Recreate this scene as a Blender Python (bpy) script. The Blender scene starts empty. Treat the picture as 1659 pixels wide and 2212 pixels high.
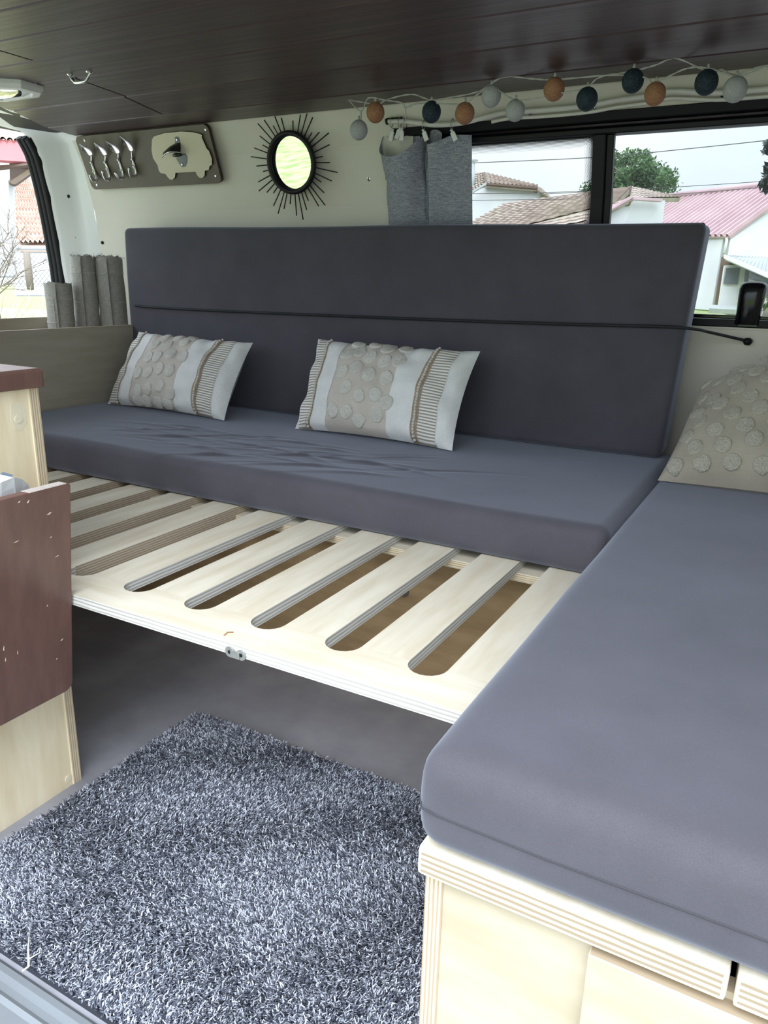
import bpy, bmesh, math, random
import numpy as np
from mathutils import Vector, Matrix
random.seed(7); RNG = np.random.default_rng(7)
S = bpy.context.scene
COL = S.collection
# ------------------------------------------------------------------ camera
cam_data = bpy.data.cameras.new('camera'); cam = bpy.data.objects.new('camera', cam_data); COL.objects.link(cam)
S.camera = cam
cam_data.sensor_fit = 'VERTICAL'; cam_data.sensor_height = 24.0
cam_data.lens = 24.0 * 1635.05 / 2212.0
cam_data.clip_start = 0.02; cam_data.clip_end = 400
YAW, PITCH, ROLL = 0.49955, -0.29578, 0.021985
fw = Vector((-math.sin(YAW)*math.cos(PITCH), math.cos(YAW)*math.cos(PITCH), math.sin(PITCH)))
rt = fw.cross(Vector((0,0,1))).normalized(); up = rt.cross(fw)
r2 = rt*math.cos(ROLL) + up*math.sin(ROLL); u2 = up*math.cos(ROLL) - rt*math.sin(ROLL)
m3 = Matrix((r2, u2, -fw)).transposed()
cam.matrix_world = Matrix.Translation((0.2413, -0.5203, 0.8922)) @ m3.to_4x4()
# ------------------------------------------------------------------ sky (overcast), sun, exposure
SKY = 2.7
wd = bpy.data.worlds.new('overcast_sky'); S.world = wd; wd.use_nodes = True
nt = wd.node_tree; nt.nodes.clear()
wo = nt.nodes.new('ShaderNodeOutputWorld'); bg = nt.nodes.new('ShaderNodeBackground')
tc = nt.nodes.new('ShaderNodeTexCoord'); sx = nt.nodes.new('ShaderNodeSeparateXYZ')
nt.links.new(tc.outputs['Generated'], sx.inputs[0])
mr = nt.nodes.new('ShaderNodeMapRange'); mr.inputs[1].default_value = 0; mr.inputs[2].default_value = 1
mr.inputs[3].default_value = 0.65; mr.inputs[4].default_value = 1.95
nt.links.new(sx.outputs[2], mr.inputs[0])
nz = nt.nodes.new('ShaderNodeTexNoise'); nz.inputs['Scale'].default_value = 3.2; nz.inputs['Detail'].default_value = 5
nt.links.new(tc.outputs['Generated'], nz.inputs['Vector'])
cr = nt.nodes.new('ShaderNodeValToRGB'); cr.color_ramp.elements[0].color = (0.70,0.84,1,1); cr.color_ramp.elements[0].position = .3
cr.color_ramp.elements[1].color = (0.87,0.95,1,1); cr.color_ramp.elements[1].position = .62
nt.links.new(nz.outputs[0], cr.inputs[0]); nt.links.new(cr.outputs[0], bg.inputs[0])
mm = nt.nodes.new('ShaderNodeMath'); mm.operation = 'MULTIPLY'; mm.inputs[1].default_value = SKY
nt.links.new(mr.outputs[0], mm.inputs[0]); nt.links.new(mm.outputs[0], bg.inputs[1]); nt.links.new(bg.outputs[0], wo.inputs[0])
sun_d = bpy.data.lights.new('sun', 'SUN'); sun_d.energy = 4.0; sun_d.angle = math.radians(60); sun_d.color = (.93,.96,1)
sun = bpy.data.objects.new('sun', sun_d); COL.objects.link(sun)
sun.rotation_euler = Vector((-.10, .50, -.86)).to_track_quat('-Z','Y').to_euler()
S.view_settings.view_transform = 'Standard'; S.view_settings.look = 'None'
S.view_settings.exposure = 0.0; S.view_settings.gamma = 1.0; S.view_settings.use_curve_mapping = False
S.cycles.max_bounces = 10; S.cycles.diffuse_bounces = 6; S.cycles.transparent_max_bounces = 16

# ------------------------------------------------------------------ materials
def nodes(name):
    m = bpy.data.materials.new(name); m.use_nodes = True
    t = m.node_tree; b = t.nodes['Principled BSDF']
    return m, t, b
def ramp(t, stops):
    r = t.nodes.new('ShaderNodeValToRGB'); e = r.color_ramp.elements
    while len(e) < len(stops): e.new(.5)
    for el, (p, c) in zip(e, stops): el.position = p; el.color = (*c, 1)
    return r
def coords(t, scale=(1,1,1), kind='Object'):
    c = t.nodes.new('ShaderNodeTexCoord'); mp = t.nodes.new('ShaderNodeMapping'); mp.inputs['Scale'].default_value = scale
    t.links.new(c.outputs[kind], mp.inputs[0]); return mp
def noise(t, vec, scale, detail=4, rough=.55, dist=0):
    n = t.nodes.new('ShaderNodeTexNoise'); n.inputs['Scale'].default_value = scale; n.inputs['Detail'].default_value = detail
    n.inputs['Roughness'].default_value = rough; n.inputs['Distortion'].default_value = dist
    t.links.new(vec.outputs[0], n.inputs['Vector']); return n
def bump(t, b, src, strength, dist=.002):
    n = t.nodes.new('ShaderNodeBump'); n.inputs['Strength'].default_value = strength; n.inputs['Distance'].default_value = dist
    t.links.new(src, n.inputs['Height']); t.links.new(n.outputs[0], b.inputs['Normal'])
def mat(name, c1, c2=None, scale=(1,1,1), ns=8, rough=.6, metal=0, spec=.5, bmp=0, bdist=.001, detail=5, lo=.35, hi=.65, dist=0, sheen=0, rough2=None, coat=0, crough=.2):
    m, t, b = nodes(name)
    b.inputs['Roughness'].default_value = rough; b.inputs['Metallic'].default_value = metal
    b.inputs['Specular IOR Level'].default_value = spec; b.inputs['Sheen Weight'].default_value = sheen
    b.inputs['Coat Weight'].default_value = coat; b.inputs['Coat Roughness'].default_value = crough
    if c2 is None: c2 = tuple(x*.9 for x in c1)
    n = noise(t, coords(t, scale), ns, detail, dist=dist)
    r = ramp(t, [(lo, c1), (hi, c2)]); t.links.new(n.outputs[0], r.inputs[0]); t.links.new(r.outputs[0], b.inputs['Base Color'])
    if rough2 is not None:
        q = t.nodes.new('ShaderNodeMapRange'); q.inputs[1].default_value=.3; q.inputs[2].default_value=.7; q.inputs[3].default_value=rough; q.inputs[4].default_value=rough2
        t.links.new(n.outputs[0], q.inputs[0]); t.links.new(q.outputs[0], b.inputs['Roughness'])
    if bmp: bump(t, b, n.outputs[0], bmp, bdist)
    return m
def edge_mat(name, axis, period=.0042, cols=((.66,.56,.41),(.42,.31,.20)), off=0.0):
    """plywood edge: the plies as printed stripes across the sheet's thickness"""
    m, t, b = nodes(name); b.inputs['Roughness'].default_value = .6
    mp = coords(t); s = t.nodes.new('ShaderNodeSeparateXYZ'); t.links.new(mp.outputs[0], s.inputs[0])
    sc = [18,18,18]; sc[axis] = 160
    n = noise(t, coords(t, tuple(sc)), 1.0, 3)
    a = t.nodes.new('ShaderNodeMath'); a.operation='MULTIPLY_ADD'; a.inputs[1].default_value = 2*math.pi/period; a.inputs[2].default_value = off
    t.links.new(s.outputs[axis], a.inputs[0])
    a2 = t.nodes.new('ShaderNodeMath'); a2.operation='MULTIPLY_ADD'; a2.inputs[1].default_value = 3.2
    t.links.new(n.outputs[0], a2.inputs[0]); t.links.new(a.outputs[0], a2.inputs[2])
    q = t.nodes.new('ShaderNodeMath'); q.operation='SINE'; t.links.new(a2.outputs[0], q.inputs[0])
    q2 = t.nodes.new('ShaderNodeMath'); q2.operation='MULTIPLY_ADD'; q2.inputs[1].default_value=.5; q2.inputs[2].default_value=.5; t.links.new(q.outputs[0], q2.inputs[0])
    r = ramp(t, [(.25, cols[1]), (.6, cols[0])]); t.links.new(q2.outputs[0], r.inputs[0])
    t.links.new(r.outputs[0], b.inputs['Base Color']); return m
def fabric(name, c, weave=900, bmp=.15, c2=None, rough=.85, sheen=.15):
    m, t, b = nodes(name); b.inputs['Roughness'].default_value = rough; b.inputs['Sheen Weight'].default_value = sheen; b.inputs['Specular IOR Level'].default_value=.2; b.inputs['Sheen Roughness'].default_value=.45; b.inputs['Sheen Tint'].default_value=(.76,.83,1,1)
    mp = coords(t)
    n = noise(t, mp, 9, 4); n2 = noise(t, coords(t,(1,1,1)), weave, 2)
    r = ramp(t, [(.3, tuple(x*.88 for x in c)), (.7, c2 or tuple(min(1,x*1.1) for x in c))]); t.links.new(n.outputs[0], r.inputs[0])
    mx = t.nodes.new('ShaderNodeMixRGB'); mx.blend_type='MULTIPLY'; mx.inputs[0].default_value=.35
    r3 = ramp(t, [(.3,(.55,.55,.55)),(.65,(1,1,1))]); t.links.new(n2.outputs[0], r3.inputs[0])
    t.links.new(r.outputs[0], mx.inputs[1]); t.links.new(r3.outputs[0], mx.inputs[2]); t.links.new(mx.outputs[0], b.inputs['Base Color'])
    bump(t, b, n2.outputs[0], bmp, .0006); return m
def linen(name, c_hi, c_lo, per=.0016):
    """slub weave: crossed stretched noises"""
    m, t, b = nodes(name); b.inputs['Roughness'].default_value=.9; b.inputs['Specular IOR Level'].default_value=.15
    h = noise(t, coords(t,(60,60,900)), 1.0, 3); v = noise(t, coords(t,(900,900,45)), 1.0, 3)
    a = t.nodes.new('ShaderNodeMath'); a.operation='ADD'; t.links.new(h.outputs[0],a.inputs[0]); t.links.new(v.outputs[0],a.inputs[1])
    a2 = t.nodes.new('ShaderNodeMath'); a2.operation='MULTIPLY'; a2.inputs[1].default_value=.5; t.links.new(a.outputs[0],a2.inputs[0])
    r = ramp(t, [(.38,c_lo),(.62,c_hi)]); t.links.new(a2.outputs[0], r.inputs[0]); t.links.new(r.outputs[0], b.inputs['Base Color'])
    bump(t, b, a2.outputs[0], .25, .001); return m
PLYC = ((.78,.72,.60),(.68,.60,.46))
M = {}
M['ply_x'] = mat('birch_ply_along', *PLYC, scale=(1.2,9,9), ns=5, rough=.55, bmp=.05)
M['ply_y'] = mat('birch_ply_across', *PLYC, scale=(9,1.2,9), ns=5, rough=.55, bmp=.05)
M['ply_z'] = mat('birch_ply_upright', (.86,.75,.55),(.75,.62,.42), scale=(7,7,1.0), ns=5, rough=.5, bmp=.05)
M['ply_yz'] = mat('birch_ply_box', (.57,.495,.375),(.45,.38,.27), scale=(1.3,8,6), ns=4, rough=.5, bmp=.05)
M['ply_raw'] = mat('raw_brown_ply', (.36,.24,.125),(.27,.17,.085), scale=(1.5,9,6), ns=6, rough=.75)
M['ply_grey'] = mat('grey_varnished_ply', (.50,.45,.36),(.43,.38,.29), scale=(8,1.5,10), ns=4, rough=.45)
M['edge_x'] = edge_mat('ply_edge_x', 0); M['edge_y'] = edge_mat('ply_edge_y', 1); M['edge_z'] = edge_mat('ply_edge_z', 2)
M['edge_grey'] = edge_mat('ply_edge_grey', 2, .006, ((.72,.70,.66),(.42,.40,.37)))
M['edge_brown'] = edge_mat('ply_edge_brown', 2, .0048, ((.56,.47,.36),(.34,.265,.19)))
M['edge_lid'] = edge_mat('ply_edge_lid', 2, .0062, ((.55,.485,.375),(.33,.26,.18)))
M['brown'] = mat('dark_brown_stain', (.155,.080,.064),(.122,.060,.048), scale=(9,9,2), ns=6, rough=.42, bmp=.06, coat=.4, crough=.25)
M['brown_edge'] = edge_mat('stained_ply_edge', 0, .004, ((.20,.11,.09),(.10,.05,.042)))
M['worn_edge'] = edge_mat('worn_ply_edge', 0, .0042, ((.78,.72,.68),(.25,.19,.18)))
M['chip'] = mat('bare_wood_chip', (.72,.58,.45))
M['plank'] = mat('stained_ceiling_plank', (.068,.036,.037),(.046,.024,.026), scale=(1.0,30,30), ns=3, rough=.42, spec=.5, bmp=.06, bdist=.001, detail=7, rough2=.55, coat=.45, crough=.36)
M['gap'] = mat('dark_gap', (.008,.006,.006))
M['cream'] = mat('cream_wall_panel', (.68,.64,.56),(.64,.60,.52), scale=(1,6,1), ns=3, rough=.6)
M['white_metal'] = mat('white_body_paint', (.87,.88,.87),(.83,.84,.83), ns=2, rough=.35)
M['rubber'] = mat('black_rubber', (.010,.010,.012), rough=.5, spec=.25)
M['black'] = mat('black_plastic', (.008,.008,.010), rough=.5, spec=.25)
M['gloss_black'] = mat('gloss_black', (.004,.004,.005), rough=.14, spec=.4)
M['black_metal'] = mat('matt_black_metal', (.010,.010,.011), rough=.5, spec=.3)
M['cushion'] = fabric('grey_cushion_cloth', (.086,.079,.095), sheen=.40)
M['seam'] = mat('seam_thread', (.05,.048,.055), rough=.9)
M['vinyl'] = mat('grey_vinyl_floor', (.31,.31,.345),(.22,.22,.25), ns=7, rough=.42, detail=9, bmp=.03, rough2=.55)
M['sill'] = mat('grey_sill_plastic', (.16,.175,.19),(.13,.14,.155), ns=4, rough=.38)
M['chrome'] = mat('polished_steel', (.75,.75,.75), (.68,.68,.68), rough=.18, metal=1)
M['steel'] = mat('dull_steel', (.50,.50,.50),(.42,.42,.42), rough=.38, metal=1, ns=40)
M['taupe'] = mat('taupe_painted_board', (.125,.098,.072),(.112,.086,.062), ns=30, rough=.55)
M['taupe_edge'] = mat('dark_board_edge', (.045,.022,.018))
M['cutout'] = mat('cream_cutout', (.66,.60,.46),(.62,.56,.42), ns=5, rough=.6)
M['opener'] = mat('gunmetal', (.10,.105,.10),(.07,.075,.07), rough=.33, metal=.8)
M['white_plastic'] = mat('white_plastic', (.80,.80,.78), rough=.4)
M['linen'] = linen('grey_linen', (.44,.45,.51), (.14,.147,.18))
M['lining'] = mat('pale_lining', (.62,.60,.55), rough=.9)
M['roll'] = linen('grey_roll_cloth', (.47,.455,.42), (.29,.28,.255))
M['stitch'] = mat('pale_stitching', (.66,.64,.60), rough=.9)
M['pil_white'] = fabric('white_cotton', (.80,.80,.79), 500, .1)
M['pil_beige'] = fabric('beige_cotton', (.62,.56,.50), 700, .1)
M['pil_dark'] = fabric('taupe_cotton', (.42,.375,.30), 700, .1)  # taupe cloth set darker, the pillow's shadow put into its colour
M['lace'] = mat('brown_lace', (.44,.33,.23),(.26,.19,.13), ns=220, rough=.9, bmp=.6, bdist=.002)
M['cord_w'] = mat('clear_white_cable', (.46,.45,.42), rough=.4)
M['bungee'] = mat('black_elastic', (.008,.008,.010),(.016,.016,.02), ns=300, rough=.7)
M['rod'] = mat('white_rod', (.72,.70,.64), rough=.4)
M['dowel'] = mat('dowel', (.55,.50,.42))
M['bag'] = mat('white_bag', (.85,.86,.88), rough=.5)
M['bag_b'] = mat('blue_grey_print', (.25,.30,.40))
M['filler'] = mat('wood_filler', (.80,.72,.55))
M['knot'] = mat('knot', (.35,.2,.1))
def ball_mat(name, c, c2):
    m, t, b = nodes(name); b.inputs['Roughness'].default_value=.75
    n = noise(t, coords(t), 260, 3, dist=1.2); r = ramp(t, [(.42,c),(.66,c2)]); t.links.new(n.outputs[0], r.inputs[0]); t.links.new(r.outputs[0], b.inputs['Base Color'])
    bump(t, b, n.outputs[0], .5, .0015); return m
M['ball_grey'] = ball_mat('grey_cotton_ball', (.34,.345,.35),(.43,.435,.44))
M['ball_orange'] = ball_mat('orange_cotton_ball', (.27,.118,.055),(.38,.20,.115))
M['ball_teal'] = ball_mat('teal_cotton_ball', (.004,.011,.020),(.020,.042,.06))
def dot_mat(name,c1,c2):
    m, t, b = nodes(name); b.inputs['Roughness'].default_value=.95
    n = noise(t, coords(t), 420, 3, dist=2); r = ramp(t, [(.4,c1),(.6,c2)]); t.links.new(n.outputs[0], r.inputs[0]); t.links.new(r.outputs[0], b.inputs['Base Color'])
    bump(t, b, n.outputs[0], .9, .003); return m
M['tuft'] = dot_mat('tufted_yarn',(.68,.64,.57),(.94,.92,.86)); M['tuft_d'] = dot_mat('tufted_yarn_taupe',(.42,.385,.31),(.72,.68,.57))
def stripe_mat(n_st):
    m, t, b = nodes('ticking_stripe'); b.inputs['Roughness'].default_value=.9
    uv = t.nodes.new('ShaderNodeTexCoord'); s = t.nodes.new('ShaderNodeSeparateXYZ'); t.links.new(uv.outputs['UV'], s.inputs[0])
    a = t.nodes.new('ShaderNodeMath'); a.operation='MULTIPLY'; a.inputs[1].default_value = n_st*2*math.pi; t.links.new(s.outputs[1], a.inputs[0])
    q = t.nodes.new('ShaderNodeMath'); q.operation='SINE'; t.links.new(a.outputs[0], q.inputs[0])
    r = ramp(t, [(.45,(.80,.79,.76)),(.62,(.34,.30,.25))]); 
    q2 = t.nodes.new('ShaderNodeMath'); q2.operation='MULTIPLY_ADD'; q2.inputs[1].default_value=.5; q2.inputs[2].default_value=.5
    t.links.new(q.outputs[0], q2.inputs[0]); t.links.new(q2.outputs[0], r.inputs[0]); t.links.new(r.outputs[0], b.inputs['Base Color']); return m
M['ticking'] = stripe_mat(34)
def mirror_mat():
    m, t, b = nodes('mirror_glass'); b.inputs['Base Color'].default_value=(.9,.92,.9,1); b.inputs['Metallic'].default_value=1; b.inputs['Roughness'].default_value=.01; return m
M['mirror'] = mirror_mat()
def glass_mat(name, tint, gl=.05):
    m = bpy.data.materials.new(name); m.use_nodes=True; t=m.node_tree; t.nodes.clear()
    o=t.nodes.new('ShaderNodeOutputMaterial'); tr=t.nodes.new('ShaderNodeBsdfTransparent'); tr.inputs[0].default_value=(*tint,1)
    g=t.nodes.new('ShaderNodeBsdfGlossy'); g.inputs['Roughness'].default_value=.02
    fr=t.nodes.new('ShaderNodeFresnel'); fr.inputs[0].default_value=1.45
    mx=t.nodes.new('ShaderNodeMixShader'); t.links.new(fr.outputs[0],mx.inputs[0]); t.links.new(tr.outputs[0],mx.inputs[1]); t.links.new(g.outputs[0],mx.inputs[2]); t.links.new(mx.outputs[0],o.inputs[0]); return m
M['tinted'] = glass_mat('tinted_side_glass', (.50,.505,.50))
M['lens'] = glass_mat('clear_lens', (.75,.78,.8))
def frit_mat():
    """printed dot screen that fades out over the width of the band (uv.y 0 at the glass edge, 1 inside)"""
    m = bpy.data.materials.new('dot_frit_print'); m.use_nodes=True; t=m.node_tree; t.nodes.clear()
    o=t.nodes.new('ShaderNodeOutputMaterial'); tr=t.nodes.new('ShaderNodeBsdfTransparent'); d=t.nodes.new('ShaderNodeBsdfDiffuse'); d.inputs[0].default_value=(.01,.01,.012,1)
    uv=t.nodes.new('ShaderNodeTexCoord'); s=t.nodes.new('ShaderNodeSeparateXYZ'); t.links.new(uv.outputs['UV'], s.inputs[0])
    def mth(op,a,b=None,c=None):
        n=t.nodes.new('ShaderNodeMath'); n.operation=op
        for i,x in enumerate((a,b,c)):
            if x is None: continue
            if isinstance(x,(int,float)): n.inputs[i].default_value=x
            else: t.links.new(x,n.inputs[i])
        return n.outputs[0]
    ROWS=9
    vy=mth('MULTIPLY',s.outputs[1],ROWS); row=mth('FLOOR',vy); par=mth('MULTIPLY',mth('MODULO',row,2),.5)
    fx=mth('SUBTRACT',mth('FRACT',mth('ADD',s.outputs[0],par)),.5); fy=mth('SUBTRACT',mth('FRACT',vy),.5)
    dd=mth('SQRT',mth('ADD',mth('MULTIPLY',fx,fx),mth('MULTIPLY',fy,fy)))
    rad=mth('MULTIPLY_ADD',mth('DIVIDE',row,ROWS),-.46,.60)
    k=mth('LESS_THAN',dd,rad)
    mx=t.nodes.new('ShaderNodeMixShader'); t.links.new(k,mx.inputs[0]); t.links.new(tr.outputs[0],mx.inputs[1]); t.links.new(d.outputs[0],mx.inputs[2]); t.links.new(mx.outputs[0],o.inputs[0]); return m
M['frit'] = frit_mat()
def pile_mat():
    m, t, b = nodes('rug_yarn'); b.inputs['Roughness'].default_value=.9; b.inputs['Specular IOR Level'].default_value=.15
    a=t.nodes.new('ShaderNodeAttribute'); a.attribute_name='yarn'
    r=ramp(t,[(.0,(.035,.038,.056)),(.38,(.10,.108,.142)),(.60,(.38,.40,.47)),(1,(.68,.71,.80))]); t.links.new(a.outputs['Fac'],r.inputs[0]); t.links.new(r.outputs[0],b.inputs['Base Color']); return m
M['pile'] = pile_mat()
M['rug_base'] = mat('rug_backing', (.03,.032,.045))
M['grass'] = mat('grass_ground', (.12,.215,.045),(.33,.38,.17), ns=4, rough=.95, detail=8)
M['asphalt'] = mat('asphalt_bounce', (.20,.20,.20),(.26,.255,.25), ns=2, rough=.95, detail=9)
M['concrete'] = mat('concrete_bounce', (.46,.46,.455),(.38,.38,.375), ns=3, rough=.9, detail=8)
M['gravel'] = mat('gravel_bounce', (.17,.17,.168),(.24,.238,.23), ns=30, rough=.95, detail=8)
M['blade'] = mat('grass_blade', (.55,.56,.28),(.70,.67,.44), ns=3, rough=.8)  # blade colour paled to look overexposed in the rear opening
M['render_w'] = mat('white_render', (.66,.67,.69),(.58,.59,.62), ns=.5, rough=.9, detail=8)
M['tile'] = mat('brown_roof_tile', (.32,.26,.225),(.46,.39,.345), ns=2.2, rough=.9, detail=9)
M['tile_red'] = mat('red_roof_tile', (.52,.36,.30),(.64,.50,.43), ns=3, rough=.9, detail=9)  # tile colour lightened so the roofs at the rear look overexposed
M['red_roof'] = mat('red_corrugated_sheet', (.58,.41,.45),(.49,.33,.37), ns=.8, rough=.45)
M['red_fascia'] = mat('red_fascia_paint', (.62,.20,.22),(.52,.17,.18), ns=2, rough=.6)
M['rafter'] = mat('brown_rafter', (.40,.30,.25))
M['soffit'] = mat('brown_soffit', (.16,.11,.09), rough=.9)
M['zinc'] = mat('zinc', (.42,.45,.46), rough=.5)
M['pane_far'] = mat('far_window_pane', (.16,.18,.20), rough=.15)
M['leaf'] = mat('tree_leaf', (.045,.11,.035),(.10,.18,.07), ns=1.2, rough=.8)
M['leaf_d'] = mat('conifer_needle', (.015,.04,.025))
M['bark'] = mat('bark', (.20,.17,.14), ns=20, rough=.95)
M['wire'] = mat('dark_wire', (.06,.06,.06))
M['fence'] = mat('fence_wire', (.25,.26,.26), rough=.5)

# ------------------------------------------------------------------ mesh helpers
class MB:
    def __init__(s): s.v=[]; s.f=[]; s.mi=[]; s.uv={}; s.sm=[]
    def vert(s,p): s.v.append(tuple(p)); return len(s.v)-1
    def face(s,ix,mi=0,uv=None,smooth=False):
        if uv: s.uv[len(s.f)]=uv
        s.f.append(tuple(ix)); s.mi.append(mi); s.sm.append(smooth)
    def poly(s,pts,mi=0,uv=None,smooth=False): s.face([s.vert(p) for p in pts],mi,uv,smooth)
    def box(s,x0,x1,y0,y1,z0,z1,mi=0):
        i=[s.vert(p) for p in [(x0,y0,z0),(x1,y0,z0),(x1,y1,z0),(x0,y1,z0),(x0,y0,z1),(x1,y0,z1),(x1,y1,z1),(x0,y1,z1)]]
        for f in [(0,3,2,1),(4,5,6,7),(0,1,5,4),(1,2,6,5),(2,3,7,6),(3,0,4,7)]: s.face([i[k] for k in f],mi)
    def slab(s,pts,th,mi=0,mi_edge=None,nrm=None):
        """planar outline (3-D points) extruded by th against its normal"""
        P=[Vector(p) for p in pts]
        if nrm is None:
            n=Vector((0,0,0))
            for a,b in zip(P,P[1:]+P[:1]): n+=Vector(((a.y-b.y)*(a.z+b.z),(a.z-b.z)*(a.x+b.x),(a.x-b.x)*(a.y+b.y)))
            n.normalize()
        else: n=Vector(nrm)
        a=[s.vert(p) for p in P]; b=[s.vert(p-n*th) for p in P]; k=len(P)
        s.face(a,mi); s.face(b[::-1],mi)
        for i in range(k): s.face([a[i],b[i],b[(i+1)%k],a[(i+1)%k]],mi if mi_edge is None else mi_edge)
    def tube(s,pts,r,n=8,mi=0,closed=False,flat=None):
        P=[Vector(p) for p in pts]; k=len(P); rr=r if hasattr(r,'__len__') else [r]*k
        rings=[]; pn=None
        for i in range(k):
            if closed: t=P[(i+1)%k]-P[i-1]
            else: t=P[min(i+1,k-1)]-P[max(i-1,0)]
            if t.length<1e-9: t=Vector((0,0,1))
            t.normalize()
            if pn is None:
                a=Vector((0,0,1)) if abs(t.z)<.9 else Vector((1,0,0)); pn=t.cross(a).normalized()
            else:
                pn=(pn-t*pn.dot(t)); pn=pn.normalized() if pn.length>1e-6 else t.orthogonal().normalized()
            b=t.cross(pn)
            rings.append([s.vert(P[i]+(pn*math.cos(2*math.pi*j/n)+b*math.sin(2*math.pi*j/n)*(flat or 1))*rr[i]) for j in range(n)])
        m=k if closed else k-1
        for i in range(m):
            A,B=rings[i],rings[(i+1)%k]
            for j in range(n): s.face([A[j],A[(j+1)%n],B[(j+1)%n],B[j]],mi,smooth=True)
        if not closed: s.face(rings[0][::-1],mi); s.face(rings[-1],mi)
    def sphere(s,c,r,nu=16,nv=10,sc=(1,1,1),mi=0):
        c=Vector(c); top=s.vert(c+Vector((0,0,r*sc[2]))); R=[]
        for i in range(1,nv):
            a=math.pi*i/nv; R.append([s.vert(c+Vector((r*sc[0]*math.sin(a)*math.cos(2*math.pi*j/nu),r*sc[1]*math.sin(a)*math.sin(2*math.pi*j/nu),r*sc[2]*math.cos(a)))) for j in range(nu)])
        bot=s.vert(c-Vector((0,0,r*sc[2])))
        for j in range(nu):
            s.face([top,R[0][j],R[0][(j+1)%nu]],mi,smooth=True); s.face([bot,R[-1][(j+1)%nu],R[-1][j]],mi,smooth=True)
            for i in range(nv-2): s.face([R[i][j],R[i+1][j],R[i+1][(j+1)%nu],R[i][(j+1)%nu]],mi,smooth=True)
    def grid(s,rows,mi=0,uv=False,smooth=True,close_u=False):
        I=[[s.vert(p) for p in r] for r in rows]; nr=len(rows); nc=len(rows[0])
        for i in range(nr-1):
            for j in range(nc if close_u else nc-1):
                k=(j+1)%nc
                u=[(j/(nc-1),i/(nr-1)),((j+1)/(nc-1),i/(nr-1)),((j+1)/(nc-1),(i+1)/(nr-1)),(j/(nc-1),(i+1)/(nr-1))] if uv else None
                s.face([I[i][j],I[i][k],I[i+1][k],I[i+1][j]],mi,u,smooth)
        return I
def mats_of(m): return [M[x] for x in (m if isinstance(m,(list,tuple)) else [m])]
def mesh_of(name, mb, mats, off=(0,0,0), bev=0, segs=2):
    me=bpy.data.meshes.new(name); o=Vector(off)
    me.from_pydata([tuple(Vector(v)-o) for v in mb.v],[],mb.f)
    for m in mats_of(mats): me.materials.append(m)
    me.polygons.foreach_set('material_index',mb.mi); me.polygons.foreach_set('use_smooth',mb.sm)
    if mb.uv:
        L=me.uv_layers.new(name='UVMap')
        for fi,uv in mb.uv.items():
            for k,li in enumerate(me.polygons[fi].loop_indices): L.data[li].uv=uv[k]
    me.validate(); me.update()
    if bev:
        bm=bmesh.new(); bm.from_mesh(me)
        ed=[e for e in bm.edges if len(e.link_faces)==2 and e.calc_face_angle(0)>.6]
        bmesh.ops.bevel(bm,geom=ed,offset=bev,segments=segs,affect='EDGES',profile=.6,clamp_overlap=True)
        bm.to_mesh(me); bm.free()
    return me
def org(o):
    while o.parent: o=o.parent
    return o.location
def tag(o,label=None,cat=None,group=None,kind=None):
    for k,v in (('label',label),('category',cat),('group',group),('kind',kind)):
        if v: o[k]=v
    return o
def thing(name,loc,label,cat,group=None):
    o=bpy.data.objects.new(name,None); COL.objects.link(o); o.location=loc; o.empty_display_size=.05
    return tag(o,label,cat,group)
def part(name,mb,mats,parent,label=None,bev=0,kind=None,segs=2):
    o=bpy.data.objects.new(name,mesh_of(name,mb,mats,org(parent),bev,segs)); COL.objects.link(o); o.parent=parent
    if label: o['label']=label
    if kind: o['kind']=kind
    return o
def solo(name,mb,mats,label=None,cat=None,group=None,kind=None,loc=None,bev=0,segs=2):
    if loc is None:
        a=np.array(mb.v); loc=((a[:,0].min()+a[:,0].max())/2,(a[:,1].min()+a[:,1].max())/2,a[:,2].min())
        loc=tuple(float(x) for x in loc)
    o=bpy.data.objects.new(name,mesh_of(name,mb,mats,loc,bev,segs)); COL.objects.link(o); o.location=loc
    return tag(o,label,cat,group,kind)
def struct(name,mb,mats,loc=(0,0,0),bev=0): return solo(name,mb,mats,kind='structure',loc=loc,bev=bev)
def bx(*a,mi=0):
    m=MB(); m.box(*a,mi=mi); return m
def ply(x0,x1,y0,y1,z0,z1,axis):
    """sheet: faces square to `axis` take material 0, the edges material 1"""
    m=MB(); m.box(x0,x1,y0,y1,z0,z1)
    for i in range(6): m.mi[i]=0 if {2:i<2,1:i in(2,4),0:i in(3,5)}[axis] else 1
    return m
def smooth_path(P,n=6):
    P=[Vector(p) for p in P]; out=[]
    for i in range(len(P)-1):
        a=P[max(i-1,0)];b=P[i];c=P[i+1];d=P[min(i+2,len(P)-1)]
        for k in range(n):
            t=k/n; out.append(.5*((2*b)+(c-a)*t+(2*a-5*b+4*c-d)*t*t+(3*b-a-3*c+d)*t**3))
    out.append(P[-1]); return out
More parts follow.
